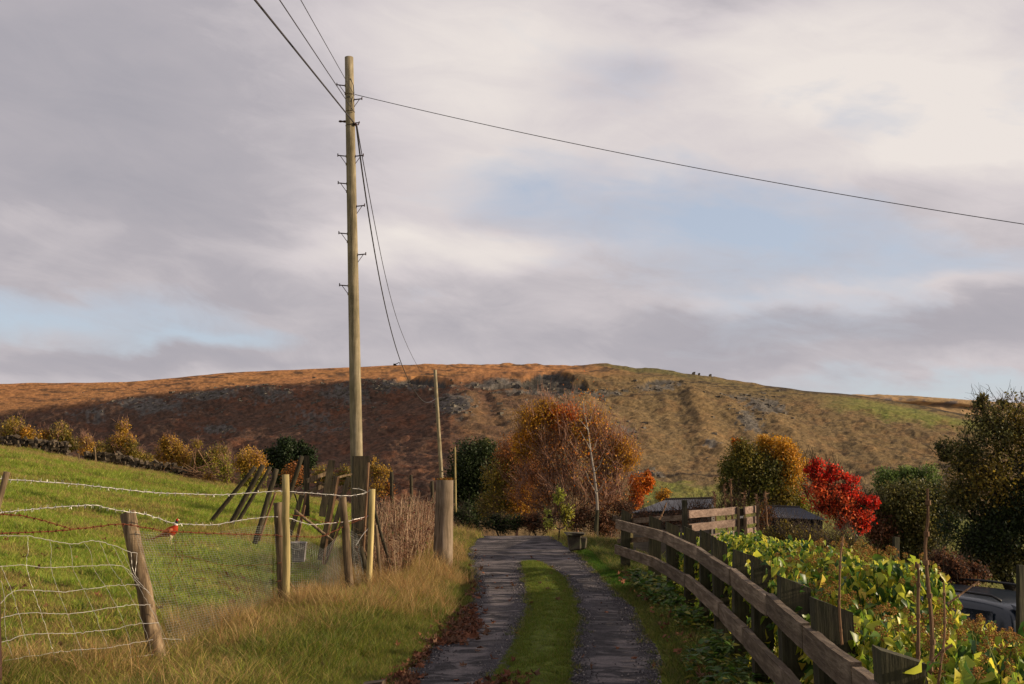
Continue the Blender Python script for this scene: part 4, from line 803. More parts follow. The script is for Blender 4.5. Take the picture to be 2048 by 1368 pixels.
# ------------------------------------------------------------------ pheasant
def pheasant():
    D = 18.; base = P(341, 1088, D); t = empty('pheasant', base, 'cock pheasant with a white neck ring standing on the grass behind the chicken mesh', 'pheasant')
    # spine from tail tip to beak, metres, x to the bird's front (right, slightly towards us)
    cop = lin(150, 52, 24); cop2 = lin(176, 96, 50); teal = lin(22, 44, 52); tail = lin(164, 108, 66); wh = lin(232, 226, 216); red = lin(170, 22, 20); bk = lin(190, 180, 140)
    sp = [(-.48, -.02+.08, .004, .006, tail), (-.30, .10, .012, .012, tail), (-.17, .155, .024, .03, tail), (-.11, .18, .048, .056, cop2), (-.05, .20, .072, .078, cop2), (.01, .225, .082, .088, cop), (.055, .26, .074, .076, cop), (.078, .30, .052, .05, cop), (.085, .328, .034, .033, cop), (.087, .338, .031, .03, wh), (.088, .352, .029, .028, wh), (.089, .358, .027, .026, teal), (.091, .385, .024, .023, teal), (.094, .405, .027, .026, teal), (.102, .418, .030, .026, red), (.118, .424, .024, .020, red), (.132, .42, .012, .010, bk), (.15, .412, .003, .003, bk)]
    mb = MB(); V = []; K = []; m = 14; P3 = np.array([(a, 0, b) for a, b, *_ in sp]); T = np.gradient(P3, axis=0); T /= np.linalg.norm(T, axis=1, keepdims=True)
    for i, (a, b, rw, rh, c) in enumerate(sp):
        up = np.array([-T[i][2], 0, T[i][0]])
        for k in range(m):
            an = 2*math.pi*k/m; V.append(base+P3[i]+np.array([0, 1, 0])*math.cos(an)*rw+up*math.sin(an)*rh); K.append(c)
    F = [(i*m+k, i*m+(k+1) % m, (i+1)*m+(k+1) % m, (i+1)*m+k) for i in range(len(sp)-1) for k in range(m)]+[tuple(range(m))[::-1], tuple((len(sp)-1)*m+k for k in range(m))]; mb.add(V, F, np.array(K))
    for sy in (-1, 1):
        mb.tube([base+[.0, sy*.035, .19], base+[.012, sy*.036, .11], base+[-.008, sy*.036, .06], base+[.0, sy*.036, .0]], [.03, .013, .006, .006], 7, col=bk)
        for dx in (-.03, .045): mb.tube([base+[0, sy*.036, .006], base+[dx, sy*.036+.012*sy, .003]], .004, 4, col=bk)
    mb.build('body', MAT['dryleaf'], t, smooth=True)
    for sy in (-1, 1):
        mb = MB(); mb.tube([base+[.05, sy*.06, .262], base+[-.01, sy*.078, .235], base+[-.09, sy*.055, .19], base+[-.15, sy*.03, .17]], [.02, .042, .03, .004], 8, col=lin(150, 92, 58)); mb.build('wing', MAT['dryleaf'], t, smooth=True)
        mb = MB(); mb.tube([base+[.107, sy*.024, .422], base+[.107, sy*.029, .422]], .004, 6, col=(.01, .01, .01)); mb.build('eye', MAT['dryleaf'], t)
pheasant()

# small digger-like shape on the skyline
q = base_slope_point(790, 731.5); t = empty('digger', q, 'tiny dark digger with its arm bent over on the skyline left of the cable', 'digger'); k = q[1]/2000
mb = MB(); mb.box(q+[-.5*k, 0, 1.9*k], (5*k, 2.5, 2.8*k)); mb.build('cab', MAT['tar'], t); mb = MB(); mb.box(q+[.2*k, 0, .3*k], (7*k, 3, 1.6*k)); mb.build('tracks', MAT['tar'], t, bevel=.2)
mb = MB(); mb.tube([q+[1*k, 0, 2.6*k], q+[5*k, 0, 4.2*k], q+[7.5*k, 0, 6*k]], .8*k, 6); mb.tube([q+[7.2*k, 0, 5.9*k], q+[9.3*k, 0, 5.4*k], q+[10*k, 0, 3*k]], .7*k, 6); mb.build('boom', MAT['tar'], t); mb = MB(); mb.box(q+[9.9*k, 0, 2.5*k], (1.6*k, 1.5, 1.5*k)); mb.build('bucket', MAT['tar'], t)
for px, py, s in ((1387, 748, 3.2), (1398, 749, 2.4), (1420, 750.5, 3.0)):
    q = base_slope_point(px, py+1); k = q[1]/2000; mb = MB(); r = random.Random(px); mb.hexa(np.array(rockverts((s*k, s*k, s*k*.8), px))+q); mb.hexa(np.array(rockverts((s*k*.7, s*k*.6, s*k*.6), px+1))+q+[s*k*.5, 0, s*k*.5]); tag(mb.build('skyline_boulder', MAT['hillrock']), {1387: 'dark boulder on the right hand skyline, leftmost of three', 1398: 'smallest dark boulder of three on the right hand skyline', 1420: 'dark boulder on the right hand skyline, rightmost of three'}[px], 'boulder', 'boulders on the skyline')

# ------------------------------------------------------------------ dry stone wall
def drywall(label, line, D0, D1, hpx, seed):
    rr = random.Random(seed); x0, x1 = line[0][0], line[-1][0]; lx = [a for a, b in line]; ly = [b for a, b in line]; q = P(x0, ly[0], D0); t = empty('dry_stone_wall', q, label, 'wall')
    base_me = []
    for k in range(8):
        me = bpy.data.meshes.new('stone'); v = rockverts((1, 1, 1), seed*31+k); me.from_pydata(v, [], [(3, 2, 1, 0), (4, 5, 6, 7), (0, 1, 5, 4), (1, 2, 6, 5), (2, 3, 7, 6), (3, 0, 4, 7)]); me.materials.append(MAT['stone']); base_me.append(me)
    px = x0
    while px < x1:
        s = (px-x0)/(x1-x0); D = D0+(D1-D0)*s; h = float(np.interp(s, np.linspace(0, 1, len(hpx)), hpx)); yb = np.interp(px, lx, ly); w = rr.uniform(6, 11); y = yb+3
        while y > yb-h:
            hh = rr.uniform(4, 7.5); top = y-hh < yb-h; c = P(px+rr.uniform(-2.5, 2.5), y-hh/2, D+rr.uniform(-.15, .15)); k = D/2000
            o = bpy.data.objects.new('stone', rr.choice(base_me)); C.objects.link(o); o.parent = t; o.location = Vector(c-ORG[t.name]); 
            o.rotation_euler = (rr.uniform(-.15, .15), rr.uniform(-.2, .2)+(rr.uniform(.4, 1.4) if top and rr.random() < .5 else 0), rr.uniform(-.4, .4)); o.scale = (w*.56*k, .2, hh*.56*k); y -= hh*.93
        px += w*rr.uniform(.9, 1.05)
drywall('dry stone wall at the top of the field, intact left hand length', [(-30, 893), (0, 898), (60, 905), (100, 909), (138, 912)], 57, 58, [24, 26, 26, 25, 22], 3)
drywall('tumbled dry stone wall running down beyond the gap at the field top', [(174, 918), (250, 932), (330, 944), (390, 958), (440, 970)], 58.5, 60, [8, 20, 13, 16, 14, 5], 5)
# ------------------------------------------------------------------ trees
GO = dict(gold=[lin(184, 146, 52), lin(160, 130, 50), lin(134, 112, 46), lin(194, 140, 48)], olivegreen=[lin(92, 96, 38), lin(112, 108, 42), lin(74, 82, 34), lin(140, 122, 44)], amber=[lin(204, 156, 46), lin(184, 134, 40), lin(164, 126, 46), lin(208, 140, 42)], orange=[lin(214, 116, 28), lin(190, 92, 24), lin(224, 140, 40), lin(158, 80, 26)], olive=[lin(104, 98, 42), lin(130, 114, 44), lin(84, 84, 36), lin(158, 130, 48)],
          yellowgreen=[lin(142, 140, 46), lin(168, 156, 54), lin(110, 118, 42)], dgreen=[lin(48, 60, 30), lin(62, 74, 36), lin(36, 46, 24)], pine=[lin(38, 52, 26), lin(50, 64, 32), lin(28, 38, 20)], red=[lin(226, 56, 36), lin(208, 44, 32), lin(236, 84, 44), lin(216, 62, 38)], salmon=[lin(228, 110, 56), lin(202, 70, 46), lin(230, 116, 62), lin(180, 62, 42)],
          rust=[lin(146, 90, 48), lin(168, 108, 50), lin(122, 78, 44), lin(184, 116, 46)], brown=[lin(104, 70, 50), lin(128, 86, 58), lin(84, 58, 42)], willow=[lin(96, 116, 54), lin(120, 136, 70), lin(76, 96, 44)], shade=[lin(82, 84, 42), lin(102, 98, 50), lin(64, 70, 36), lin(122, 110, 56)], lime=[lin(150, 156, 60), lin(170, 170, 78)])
def leafquads(cen, size, cols, up=0.0, asp=.6):
    n = len(cen); a = rng.normal(size=(n, 3)); a /= np.linalg.norm(a, axis=1, keepdims=True); b = rng.normal(size=(n, 3)); b = np.cross(a, b); b /= np.linalg.norm(b, axis=1, keepdims=True)
    s = (size*rng.uniform(.6, 1.3, n))[:, None]; V = np.stack([cen-a*s, cen+b*s*asp, cen+a*s, cen-b*s*asp], 1)
    return V.reshape(-1, 3), np.arange(n*4).reshape(-1, 4), np.repeat(cols, 4, 0)
def tree(name, label, cat, D, crown, bases, leafsize=.045, K=60, bark='bark', group=None, mat='leaf', twigs=5, twlen=.4, tw_r=.006, trunk_r=.07, upr=.3, seed=1, spread=1.0, fill=.6, dark=.0, depth=.8, gzoff=0, noisy=.5, segs=5):
    """crown: list of (px, py, rx, ry, leaves, colour set); bases: list of px of stems"""
    global rng; rng = np.random.default_rng(seed); rr = random.Random(seed); sc_ = D/2000
    cl = []; LV = []; LC = []; area = sum(c[2]*c[3] for c in crown)
    c0 = P(np.mean([b for b in bases]), 1000, D); gzz = gz(c0[0], D)+gzoff; org = np.array([c0[0], D, gzz]); t = empty(name, org, label, cat, group)
    for (px, py, rx, ry, nl, cs) in crown:
        dd = min(rx, ry*1.2)*sc_*depth; k = max(4, int(K*rx*ry/area)); q = rng.normal(size=(k, 3)); q /= np.linalg.norm(q, axis=1, keepdims=True); q *= (rng.uniform(.05, 1, (k, 1))**(1-fill*.6))
        cc = P(px, py, D); pts = cc+q*[rx*sc_*.92, dd, ry*sc_*.92]; cl += [p for p in pts]
        if nl:
            w = rng.exponential(1, k)+.15; w /= w.sum(); idx = rng.choice(k, nl, p=w); r_ = min(rx, ry)*sc_*spread*.30*(.6+rng.uniform(0, .8, k))
            lp = pts[idx]+rng.normal(size=(nl, 3))*r_[idx][:, None]
            m = (((lp-cc)/[rx*sc_, max(dd, .1), ry*sc_])**2).sum(1) < 1.25+rng.uniform(0, .5, nl); lp = lp[m]; idx = idx[m]
            pal = np.array(GO[cs]); base = pal[rng.integers(0, len(pal), k)][idx]; own = pal[rng.integers(0, len(pal), len(lp))]; v = rng.uniform(.5, 1.45, (len(lp), 1))
            LV.append(lp); LC.append(np.clip((base*.5+own*.5)*v, 0, 1))
    # skeleton: clusters joined to the nearest lower node
    nodes = []; par = []
    for b in bases:
        bp = P(b, 1000, D); bp = np.array([bp[0], D+rr.uniform(-.2, .2), gzz-.15]); nodes.append(bp); par.append(-1)
        cz = min(p[2] for p in cl); tz = gzz+max(.25, (np.mean([p[2] for p in cl])-gzz)*.32); q = bp+[rr.uniform(-.1, .1), 0, (tz-gzz)*.5]; nodes.append(q); par.append(len(nodes)-2); nodes.append(np.array([q[0]+rr.uniform(-.12, .12), q[1], tz])); par.append(len(nodes)-2)
    b0 = nodes[0]; cl.sort(key=lambda p: np.linalg.norm(p-b0))
    for p in cl:
        A_ = np.array(nodes); d = np.linalg.norm(A_-p, axis=1)+np.maximum(0, A_[:, 2]-p[2]+.05)*3; d[[i for i in range(len(nodes)) if par[i] == -1]] += 50; j = int(np.argmin(d)); a = nodes[j]; L_ = np.linalg.norm(p-a); k = max(1, int(L_/.45)); last = j
        for i in range(1, k+1):
            q = a+(p-a)*i/k+np.array([rr.gauss(0, .035), rr.gauss(0, .035), -upr*.25*L_*math.sin(math.pi*i/k)])*(i < k); nodes.append(q); par.append(last); last = len(nodes)-1
    w = np.zeros(len(nodes)); ch = np.bincount([p for p in par if p >= 0], minlength=len(nodes)); w[ch == 0] = 1
    for i in range(len(nodes)-1, -1, -1):
        if par[i] >= 0: w[par[i]] += w[i]
    r = np.maximum(tw_r*1.3, trunk_r*(w/w.max())**.52); V = []; F = []; n0 = 0
    def seg(a, b, ra, rb, m):
        nonlocal n0
        T = b-a; T = T/max(np.linalg.norm(T), 1e-6); u = np.cross(T, (.3, .2, .93)); u /= max(np.linalg.norm(u), 1e-6); v = np.cross(T, u); an = np.arange(m)*2*math.pi/m
        ring = u*np.cos(an)[:, None]+v*np.sin(an)[:, None]; V.append(a+ring*ra); V.append(b+ring*rb); k = np.arange(m); F.append(np.stack([k, (k+1) % m, (k+1) % m+m, k+m], 1)+n0); n0 += 2*m
    for i in range(len(nodes)):
        if par[i] >= 0: seg(nodes[par[i]], nodes[i], r[par[i]] if par[i] > 2 else r[par[i]], r[i], segs if r[i] > .02 else 3)
    tipset = np.array(cl); nt = len(tipset)*twigs
    if nt:
        idx = np.repeat(np.arange(len(tipset)), twigs); a = tipset[idx]+rng.normal(size=(nt, 3))*.08; d = rng.normal(size=(nt, 3))*.8; d[:, 2] = np.abs(d[:, 2])*upr*2+rng.normal(size=nt)*.5*(1-upr); out = tipset[idx]-np.array([c0[0], D, gzz+.5]); out /= np.linalg.norm(out, axis=1, keepdims=True); d = d+out*.9; d /= np.linalg.norm(d, axis=1, keepdims=True)
        L_ = twlen*rng.uniform(.4, 1.2, nt); mid = a+d*L_[:, None]*.55+rng.normal(size=(nt, 3))*.03; e = a+d*L_[:, None]+rng.normal(size=(nt, 3))*.05
        for k in range(nt): seg(a[k]-d[k]*L_[k]*.3, mid[k], tw_r, tw_r*.75, 3); seg(mid[k], e[k], tw_r*.75, tw_r*.35, 3)
    V = np.concatenate(V); F = np.concatenate(F); tr = place('trunk', mesh_np('trunk', V, F, np.ones((len(V), 3)), True, org), MAT[bark], t, org)
    if len(bases) > 1: tr['kind'] = 'stuff'
    if LV:
        v, f, c = leafquads(np.concatenate(LV), leafsize, np.concatenate(LC)); place('crown', mesh_np('crown', v, f, c, False, org), MAT[mat], t, org)['kind'] = 'stuff'
    return t

gB = 'young birches and bushes beyond the field wall'
tree('birch_tree', 'leafy olive gold bush at the far left behind the stone wall', 'tree', 62, [(22, 872, 36, 34, 5200, 'olive'), (60, 880, 26, 24, 2200, 'gold')], [20, 45], .06, 40, group=gB, upr=.8, twigs=8, tw_r=.012, twlen=.6, bark='twig', seed=11, trunk_r=.05)
tree('birch_tree', 'pair of small yellowing birches behind the end of the intact wall', 'tree', 63, [(88, 873, 14, 28, 1300, 'gold'), (118, 878, 22, 32, 2800, 'olive')], [108], .06, 36, group=gB, upr=.8, twigs=8, tw_r=.012, twlen=.6, bark='twig', seed=12, trunk_r=.05)
tree('birch_tree', 'smallest thin gold birch above the gap in the wall', 'tree', 63, [(172, 888, 17, 20, 1000, 'gold'), (165, 874, 7, 12, 300, 'gold')], [170], .06, 20, group=gB, upr=.8, twigs=8, tw_r=.012, twlen=.6, bark='twig', seed=13, trunk_r=.04)
tree('birch_tree', 'tall pointed orange gold birch, highest of the row behind the broken wall', 'tree', 64, [(246, 866, 15, 27, 1700, 'gold'), (228, 898, 22, 26, 2300, 'olive'), (262, 900, 22, 26, 2600, 'olive'), (245, 885, 24, 26, 2000, 'gold')], [246], .06, 50, group=gB, upr=.8, twigs=8, tw_r=.012, twlen=.6, bark='twig', seed=14, trunk_r=.06)
tree('birch_tree', 'broad yellow birch bush above the heap of brushwood', 'tree', 63, [(338, 905, 24, 32, 3600, 'gold'), (328, 888, 12, 16, 800, 'gold'), (368, 920, 26, 30, 2600, 'gold')], [335, 365], .06, 50, group=gB, upr=.8, twigs=8, tw_r=.012, twlen=.6, bark='twig', seed=15, trunk_r=.05)
tree('birch_tree', 'upright greenish gold birch just right of the brushwood heap', 'tree', 62, [(390, 918, 18, 36, 1800, 'olive'), (432, 912, 24, 30, 3200, 'olive'), (425, 935, 34, 32, 3600, 'yellowgreen')], [392, 430], .06, 50, group=gB, upr=.8, twigs=8, tw_r=.012, twlen=.6, bark='twig', seed=16, trunk_r=.05)
tree('birch_tree', 'bright yellow green sapling beside the gold bush', 'tree', 55, [(452, 935, 14, 36, 2200, 'yellowgreen'), (418, 960, 12, 18, 500, 'gold')], [450], .05, 26, group=gB, upr=.8, twigs=8, tw_r=.012, twlen=.6, bark='twig', seed=17, trunk_r=.04)
tree('birch_tree', 'rounded gold bush in front of the dark pine', 'tree', 52, [(503, 928, 33, 30, 4600, 'gold'), (505, 960, 30, 24, 2600, 'yellowgreen')], [503], .055, 40, group=gB, upr=.8, twigs=8, tw_r=.012, twlen=.6, bark='twig', seed=18, trunk_r=.05)
tree('scrub_bush', 'low olive scrub in the dip between the pointed birch and the broad yellow one', 'bush', 66, [(290, 922, 26, 18, 1500, 'olive'), (275, 932, 20, 12, 700, 'gold')], [285], .06, 26, group=gB, bark='twig', upr=.8, seed=51, trunk_r=.03)
tree('scrub_bush', 'low olive scrub left of the pointed birch above the wall gap', 'bush', 66, [(200, 898, 18, 15, 1000, 'olive'), (145, 890, 16, 14, 900, 'olive')], [195], .06, 26, group=gB, bark='twig', upr=.8, seed=52, trunk_r=.03)
tree('pine_tree', 'dark green pine behind the leaning stakes', 'tree', 58, [(572, 915, 36, 34, 7500, 'pine'), (568, 888, 18, 18, 1800, 'pine'), (540, 912, 18, 22, 1800, 'pine'), (612, 915, 22, 26, 2600, 'pine'), (604, 895, 10, 14, 700, 'pine'), (580, 950, 44, 24, 5000, 'pine')], [580], .075, 80, bark='darkbark', mat='needle', seed=19, trunk_r=.09, twigs=3)
tree('bush', 'low rusty brown bush between the pale stake and the square post', 'bush', 40, [(588, 950, 24, 26, 1500, 'rust')], [588], .04, 20, seed=20, trunk_r=.03)
tree('bush', 'yellow flecked bush behind the broken gate', 'bush', 42, [(650, 955, 30, 24, 1800, 'olive'), (690, 955, 22, 26, 1500, 'olive')], [655, 688], .045, 26, seed=21, trunk_r=.03)
tree('birch_tree', 'thin orange birch right behind the big dark gatepost', 'tree', 40, [(762, 960, 20, 34, 1100, 'gold'), (748, 945, 14, 30, 500, 'gold'), (774, 985, 18, 20, 500, 'rust')], [760], .045, 34, seed=22, trunk_r=.04, twlen=.5)
tree('evergreen_tree', 'dense dark evergreen left of the orange thicket', 'tree', 42, [(955, 930, 52, 48, 15000, 'dgreen'), (925, 960, 34, 44, 7000, 'dgreen'), (985, 950, 34, 50, 7000, 'dgreen'), (950, 1000, 58, 44, 12000, 'dgreen'), (965, 900, 30, 20, 2200, 'shade')], [955], .05, 130, bark='darkbark', mat='needle', seed=23, trunk_r=.13, twigs=3, twlen=.3)
tree('autumn_thicket', 'brown and orange thicket hanging over the end of the track beside the evergreen', 'bush', 36, [(1025, 905, 36, 44, 4500, 'rust'), (1012, 960, 44, 46, 6500, 'olive'), (1045, 1000, 44, 42, 7000, 'amber'), (1000, 1015, 46, 34, 5000, 'olive'), (1040, 945, 42, 44, 5200, 'rust')], [1000, 1035, 1060], .035, 130, bark='twig', seed=24, trunk_r=.05, twigs=6, twlen=.5, gzoff=.2)
tree('birch_tree', 'large half bare autumn birch thicket, orange leaves around a mass of fine twigs', 'tree', 31, [(1080, 842, 50, 38, 7000, 'amber'), (1125, 838, 46, 30, 3400, 'orange'), (1052, 885, 34, 38, 5000, 'amber'), (1175, 852, 48, 36, 3200, 'amber'), (1120, 900, 64, 60, 3600, 'rust'), (1195, 890, 56, 46, 1700, 'rust'),
      (1245, 905, 36, 36, 3600, 'amber'), (1215, 925, 40, 40, 1000, 'amber'), (1150, 970, 90, 62, 1300, 'rust'), (1075, 970, 56, 60, 3400, 'rust'), (1215, 985, 44, 56, 800, 'rust'), (1100, 810, 18, 14, 900, 'amber')], [1090, 1120, 1150, 1185, 1215, 1240], .030, 420, bark='twig', seed=25, trunk_r=.06, twigs=7, twlen=.7, tw_r=.0075, upr=.75, fill=.9, gzoff=.1)
def pale_birch():
    D = 29.; q = [P(x, y, D) for x, y in ((1191, 1095), (1192, 1060), (1195, 1020), (1193, 985), (1188, 945), (1181, 900), (1176, 860), (1168, 820), (1166, 800))]; t = empty('birch_tree', q[0], 'slender pale barked birch stem standing in front of the half bare thicket', 'tree')
    mb = MB(); mb.tube(q[2:], [.042, .036, .03, .024, .017, .011, .005], 9, jit=.08)
    for a, b in [((1188, 945), (1205, 915)), ((1181, 900), (1160, 862)), ((1181, 905), (1194, 878)), ((1176, 860), (1158, 838)), ((1193, 985), (1208, 962)), ((1193, 990), (1176, 958)), ((1176, 958), (1168, 935)), ((1174, 848), (1184, 826))]: A_, B_ = P(*a, D), P(*b, D-.3); mb.tube([A_, (A_+B_)/2+[.03, 0, -.03], B_], [.016, .011, .005], 5)
    o = mb.build('branches', MAT['palebark'], t); o['kind'] = 'stuff'; mb = MB(); mb.tube(q[:3], [.085, .07, .05], 10, jit=.1); mb.build('trunk', MAT['sleeper'], t); n = 500; i = rng.integers(4, 9, n); pts = np.array(q)[i]+rng.normal(size=(n, 3))*[.35, .2, .25]; pal = np.array(GO['amber']+GO['orange']); v, f, c = leafquads(pts, .03, pal[rng.integers(0, 8, n)]); place('crown', mesh_np('crown', v, f, c, False, ORG[t.name]), MAT['leaf'], t, ORG[t.name])['kind'] = 'stuff'
pale_birch()
tree('leafy_shrub', 'pale yellow green shrub shooting up by the stone trough', 'bush', 24, [(1120, 995, 13, 34, 500, 'lime'), (1132, 1030, 18, 30, 500, 'yellowgreen'), (1100, 1035, 16, 22, 260, 'lime')], [1122], .035, 24, seed=28, trunk_r=.02, upr=.7)
tree('maple_bush', 'small bright orange tree at the right edge of the bare thicket', 'tree', 38, [(1282, 975, 25, 28, 3600, 'orange'), (1298, 965, 14, 22, 1400, 'orange'), (1268, 1005, 18, 18, 1000, 'orange')], [1280], .045, 36, seed=29, trunk_r=.05)
tree('maple_bush', 'tiny yellow bush right of the bright orange tree', 'bush', 39, [(1328, 992, 16, 15, 700, 'amber')], [1328], .045, 12, seed=30, trunk_r=.03)
tree('oak_tree', 'round dark green tree turning orange on its right, behind the pale gate', 'tree', 36, [(1510, 930, 62, 42, 10000, 'olivegreen'), (1480, 905, 34, 26, 3000, 'olive'), (1550, 905, 46, 30, 5200, 'amber'), (1530, 882, 26, 15, 1300, 'amber'), (1580, 945, 40, 46, 6500, 'amber'), (1500, 975, 62, 44, 9000, 'olivegreen'), (1570, 990, 46, 44, 6000, 'olive'), (1470, 950, 38, 40, 4500, 'olivegreen'), (1445, 980, 18, 22, 1100, 'olivegreen'), (1540, 950, 60, 50, 5000, 'shade'), (1475, 886, 16, 10, 500, 'orange'), (1600, 1020, 36, 30, 2600, 'yellowgreen')], [1515, 1560], .042, 220, bark='darkbark', seed=31, trunk_r=.13, twigs=3, twlen=.35)
tree('rowan_tree', 'bright red tree between the oak and the dark thicket', 'tree', 27, [(1648, 942, 38, 24, 1900, 'red'), (1644, 982, 38, 42, 1900, 'salmon'), (1692, 972, 34, 28, 1500, 'red'), (1730, 1003, 24, 22, 1300, 'red'), (1700, 1030, 46, 34, 2300, 'salmon'), (1665, 1015, 42, 34, 1600, 'salmon'), (1728, 1048, 24, 24, 1100, 'red'), (1620, 940, 14, 16, 500, 'red'), (1722, 1030, 24, 22, 1300, 'red'), (1690, 1050, 34, 14, 700, 'salmon')], [1655, 1690], .038, 150, bark='darkbark', seed=32, trunk_r=.05, twigs=5, twlen=.45, tw_r=.007, upr=.8, depth=.7, spread=.75)
tree('willow_tree', 'row of grey green willows beyond the red tree', 'tree', 60, [(1768, 965, 32, 26, 4200, 'willow'), (1815, 958, 26, 24, 3400, 'willow'), (1856, 955, 26, 28, 3400, 'willow'), (1800, 985, 60, 24, 5000, 'dgreen')], [1770, 1815, 1855], .07, 90, seed=33, trunk_r=.1, bark='darkbark', twigs=3)
tree('hawthorn_tree', 'dark brownish hawthorn thicket right of the red tree', 'tree', 30, [(1780, 1015, 52, 44, 9000, 'shade'), (1830, 1010, 52, 50, 9000, 'shade'), (1765, 1060, 44, 36, 6000, 'brown'), (1850, 1060, 56, 46, 9000, 'shade'), (1800, 1095, 70, 40, 8000, 'shade'), (1880, 1010, 40, 50, 5000, 'dgreen')], [1785, 1850], .04, 200, bark='darkbark', seed=34, trunk_r=.12, twigs=4, twlen=.4)
tree('alder_tree', 'big sparse dark tree filling the right edge above the car', 'tree', 19, [(1990, 850, 58, 46, 1900, 'shade'), (1935, 905, 52, 52, 2000, 'shade'), (2050, 860, 60, 70, 2600, 'olive'), (1990, 960, 90, 70, 4800, 'olive'), (1920, 985, 46, 44, 2000, 'shade'), (2070, 990, 80, 90, 9500, 'dgreen'), (1980, 1060, 100, 56, 9500, 'dgreen'), (1885, 900, 18, 22, 500, 'shade'), (1960, 806, 16, 20, 420, 'shade'), (2010, 800, 14, 16, 300, 'shade'), (1990, 1120, 110, 40, 7500, 'shade'), (2130, 900, 80, 90, 7000, 'shade'), (2150, 1050, 90, 90, 8000, 'dgreen')], [2010, 2090], .030, 420, bark='darkbark', seed=35, trunk_r=.11, twigs=5, twlen=.3, tw_r=.005, depth=.9, noisy=1)
tree('beech_hedge', 'low rust brown bush behind the roof of the car', 'bush', 15.5, [(1890, 1130, 46, 28, 2600, 'brown'), (1860, 1150, 40, 28, 2000, 'brown'), (1930, 1150, 44, 26, 1900, 'brown')], [1880, 1920], .022, 70, bark='darkbark', seed=36, trunk_r=.03, twigs=4, twlen=.25, tw_r=.004)
for i, (lb, D, cr, bs) in enumerate([('sprawling bramble bush with sparse small leaves below the red tree', 14, [(1560, 1072, 42, 28, 1900, 'olive'), (1610, 1082, 46, 30, 2600, 'olive'), (1590, 1105, 60, 30, 3000, 'dgreen')], [1560, 1610]), ('tangle of thin leafy briars just right of the bramble bush', 13, [(1655, 1092, 34, 26, 1500, 'olive'), (1690, 1102, 44, 26, 2200, 'olive'), (1650, 1110, 50, 28, 2200, 'dgreen'), (1700, 1085, 22, 14, 160, 'shade')], [1665, 1700])]):
    tree('bramble_bush', lb, 'bush', D, cr, bs, .018, 90, bark='bark', seed=40+i, trunk_r=.012, twigs=5, twlen=.3, tw_r=.0028, upr=.5)
tree('hedge_bushes', 'dark undergrowth at the foot of the evergreen beyond the crest of the track', 'bush', 30, [(930, 1030, 26, 26, 2000, 'dgreen'), (1000, 1048, 50, 18, 3600, 'dgreen'), (1080, 1045, 40, 22, 3000, 'brown'), (1150, 1040, 40, 30, 3000, 'brown'), (1205, 1045, 34, 34, 3000, 'brown'), (1240, 1020, 26, 26, 1800, 'brown')], [1000, 1080, 1150, 1205], .03, 120, bark='darkbark', seed=45, trunk_r=.03, twigs=7, twlen=.45, upr=.6, gzoff=.2)
tree('hedge_bushes', 'brown weeds and bushes in front of the low grey roof', 'bush', 19.5, [(1290, 1040, 40, 20, 1800, 'brown'), (1345, 1040, 40, 22, 1600, 'brown'), (1400, 1030, 40, 24, 900, 'brown'), (1460, 1010, 40, 20, 700, 'brown'), (1530, 1035, 20, 36, 1200, 'rust')], [1300, 1350, 1420, 1500], .018, 120, bark='bark', seed=46, trunk_r=.012, twigs=6, twlen=.35, tw_r=.003, upr=.8)
# the ivy hedge and fence shade the track; no trees stand out of view
# ------------------------------------------------------------------ dead stalks, brushwood
def stalk(pts, D, wpx, name, label, cat, mat='stem', group=None, heads=0, dD=0):
    q = np.array([P(x, y, D+dD*i/len(pts)) for i, (x, y) in enumerate(pts)]); t_ = np.linspace(0, len(q)-1, len(q)*4); s = np.stack([np.interp(t_, range(len(q)), q[:, k]) for k in range(3)], 1)
    for _ in range(2): s[1:-1] = (s[:-2]+2*s[1:-1]+s[2:])/4
    mb = MB(); r = wpx/2/2000*D; n = len(s); mb.tube(s, [r*(.62+.45*k/n) for k in range(n)], 7, jit=.12)
    for k in range(2, n-2, 5): mb.tube([s[k]-[0, 0, r], s[k]+[0, 0, r]], r*1.25, 7)
    for k in range(heads): z = s[0]+(s[min(n-1, n//3)]-s[0])*random.random(); mb.tube([z, z+[random.gauss(0, .03), random.gauss(0, .03), random.uniform(.01, .05)]], [.012, .004], 4, col=lin(96, 50, 34))
    tag(mb.build(name, MAT[mat], None, s[-1]), label, cat, group)
g = 'tall dead stalks standing in the ivy'
stalk([(1855, 977), (1857, 1040), (1850, 1088), (1853, 1140), (1860, 1200), (1866, 1290), (1862, 1330), (1850, 1400)], 4.6, 9, 'dead_stalk', 'tallest pinkish dead stalk rising high out of the ivy', 'stalk', group=g)
stalk([(1832, 1124), (1838, 1142), (1836, 1200), (1837, 1260), (1836, 1340)], 4.4, 7.5, 'dead_stalk', 'dead stalk with a notched tip just left of the tallest one', 'stalk', group=g)
stalk([(1888, 1165), (1889, 1220), (1890, 1270), (1882, 1330), (1872, 1400)], 4.4, 5.5, 'dead_stalk', 'thin straight dead stalk just right of the tallest one', 'stalk', group=g)
stalk([(1686, 1073), (1681, 1110), (1679, 1160), (1678, 1220), (1684, 1290)], 5.6, 5, 'dead_stalk', 'leftmost thin dead stalk standing in the ivy', 'stalk', group=g)
stalk([(1958, 1162), (1925, 1186), (1895, 1208)], 4.8, 4, 'dead_stalk', 'thin stalk slanting across the blue car', 'stalk', group=g)
stalk([(1858, 1330), (1880, 1305), (1905, 1290)], 4.2, 5, 'dead_stalk', 'short broken stalk lying low in the ivy', 'stalk', group=g)
g = 'dead dock stems round the pale gate'
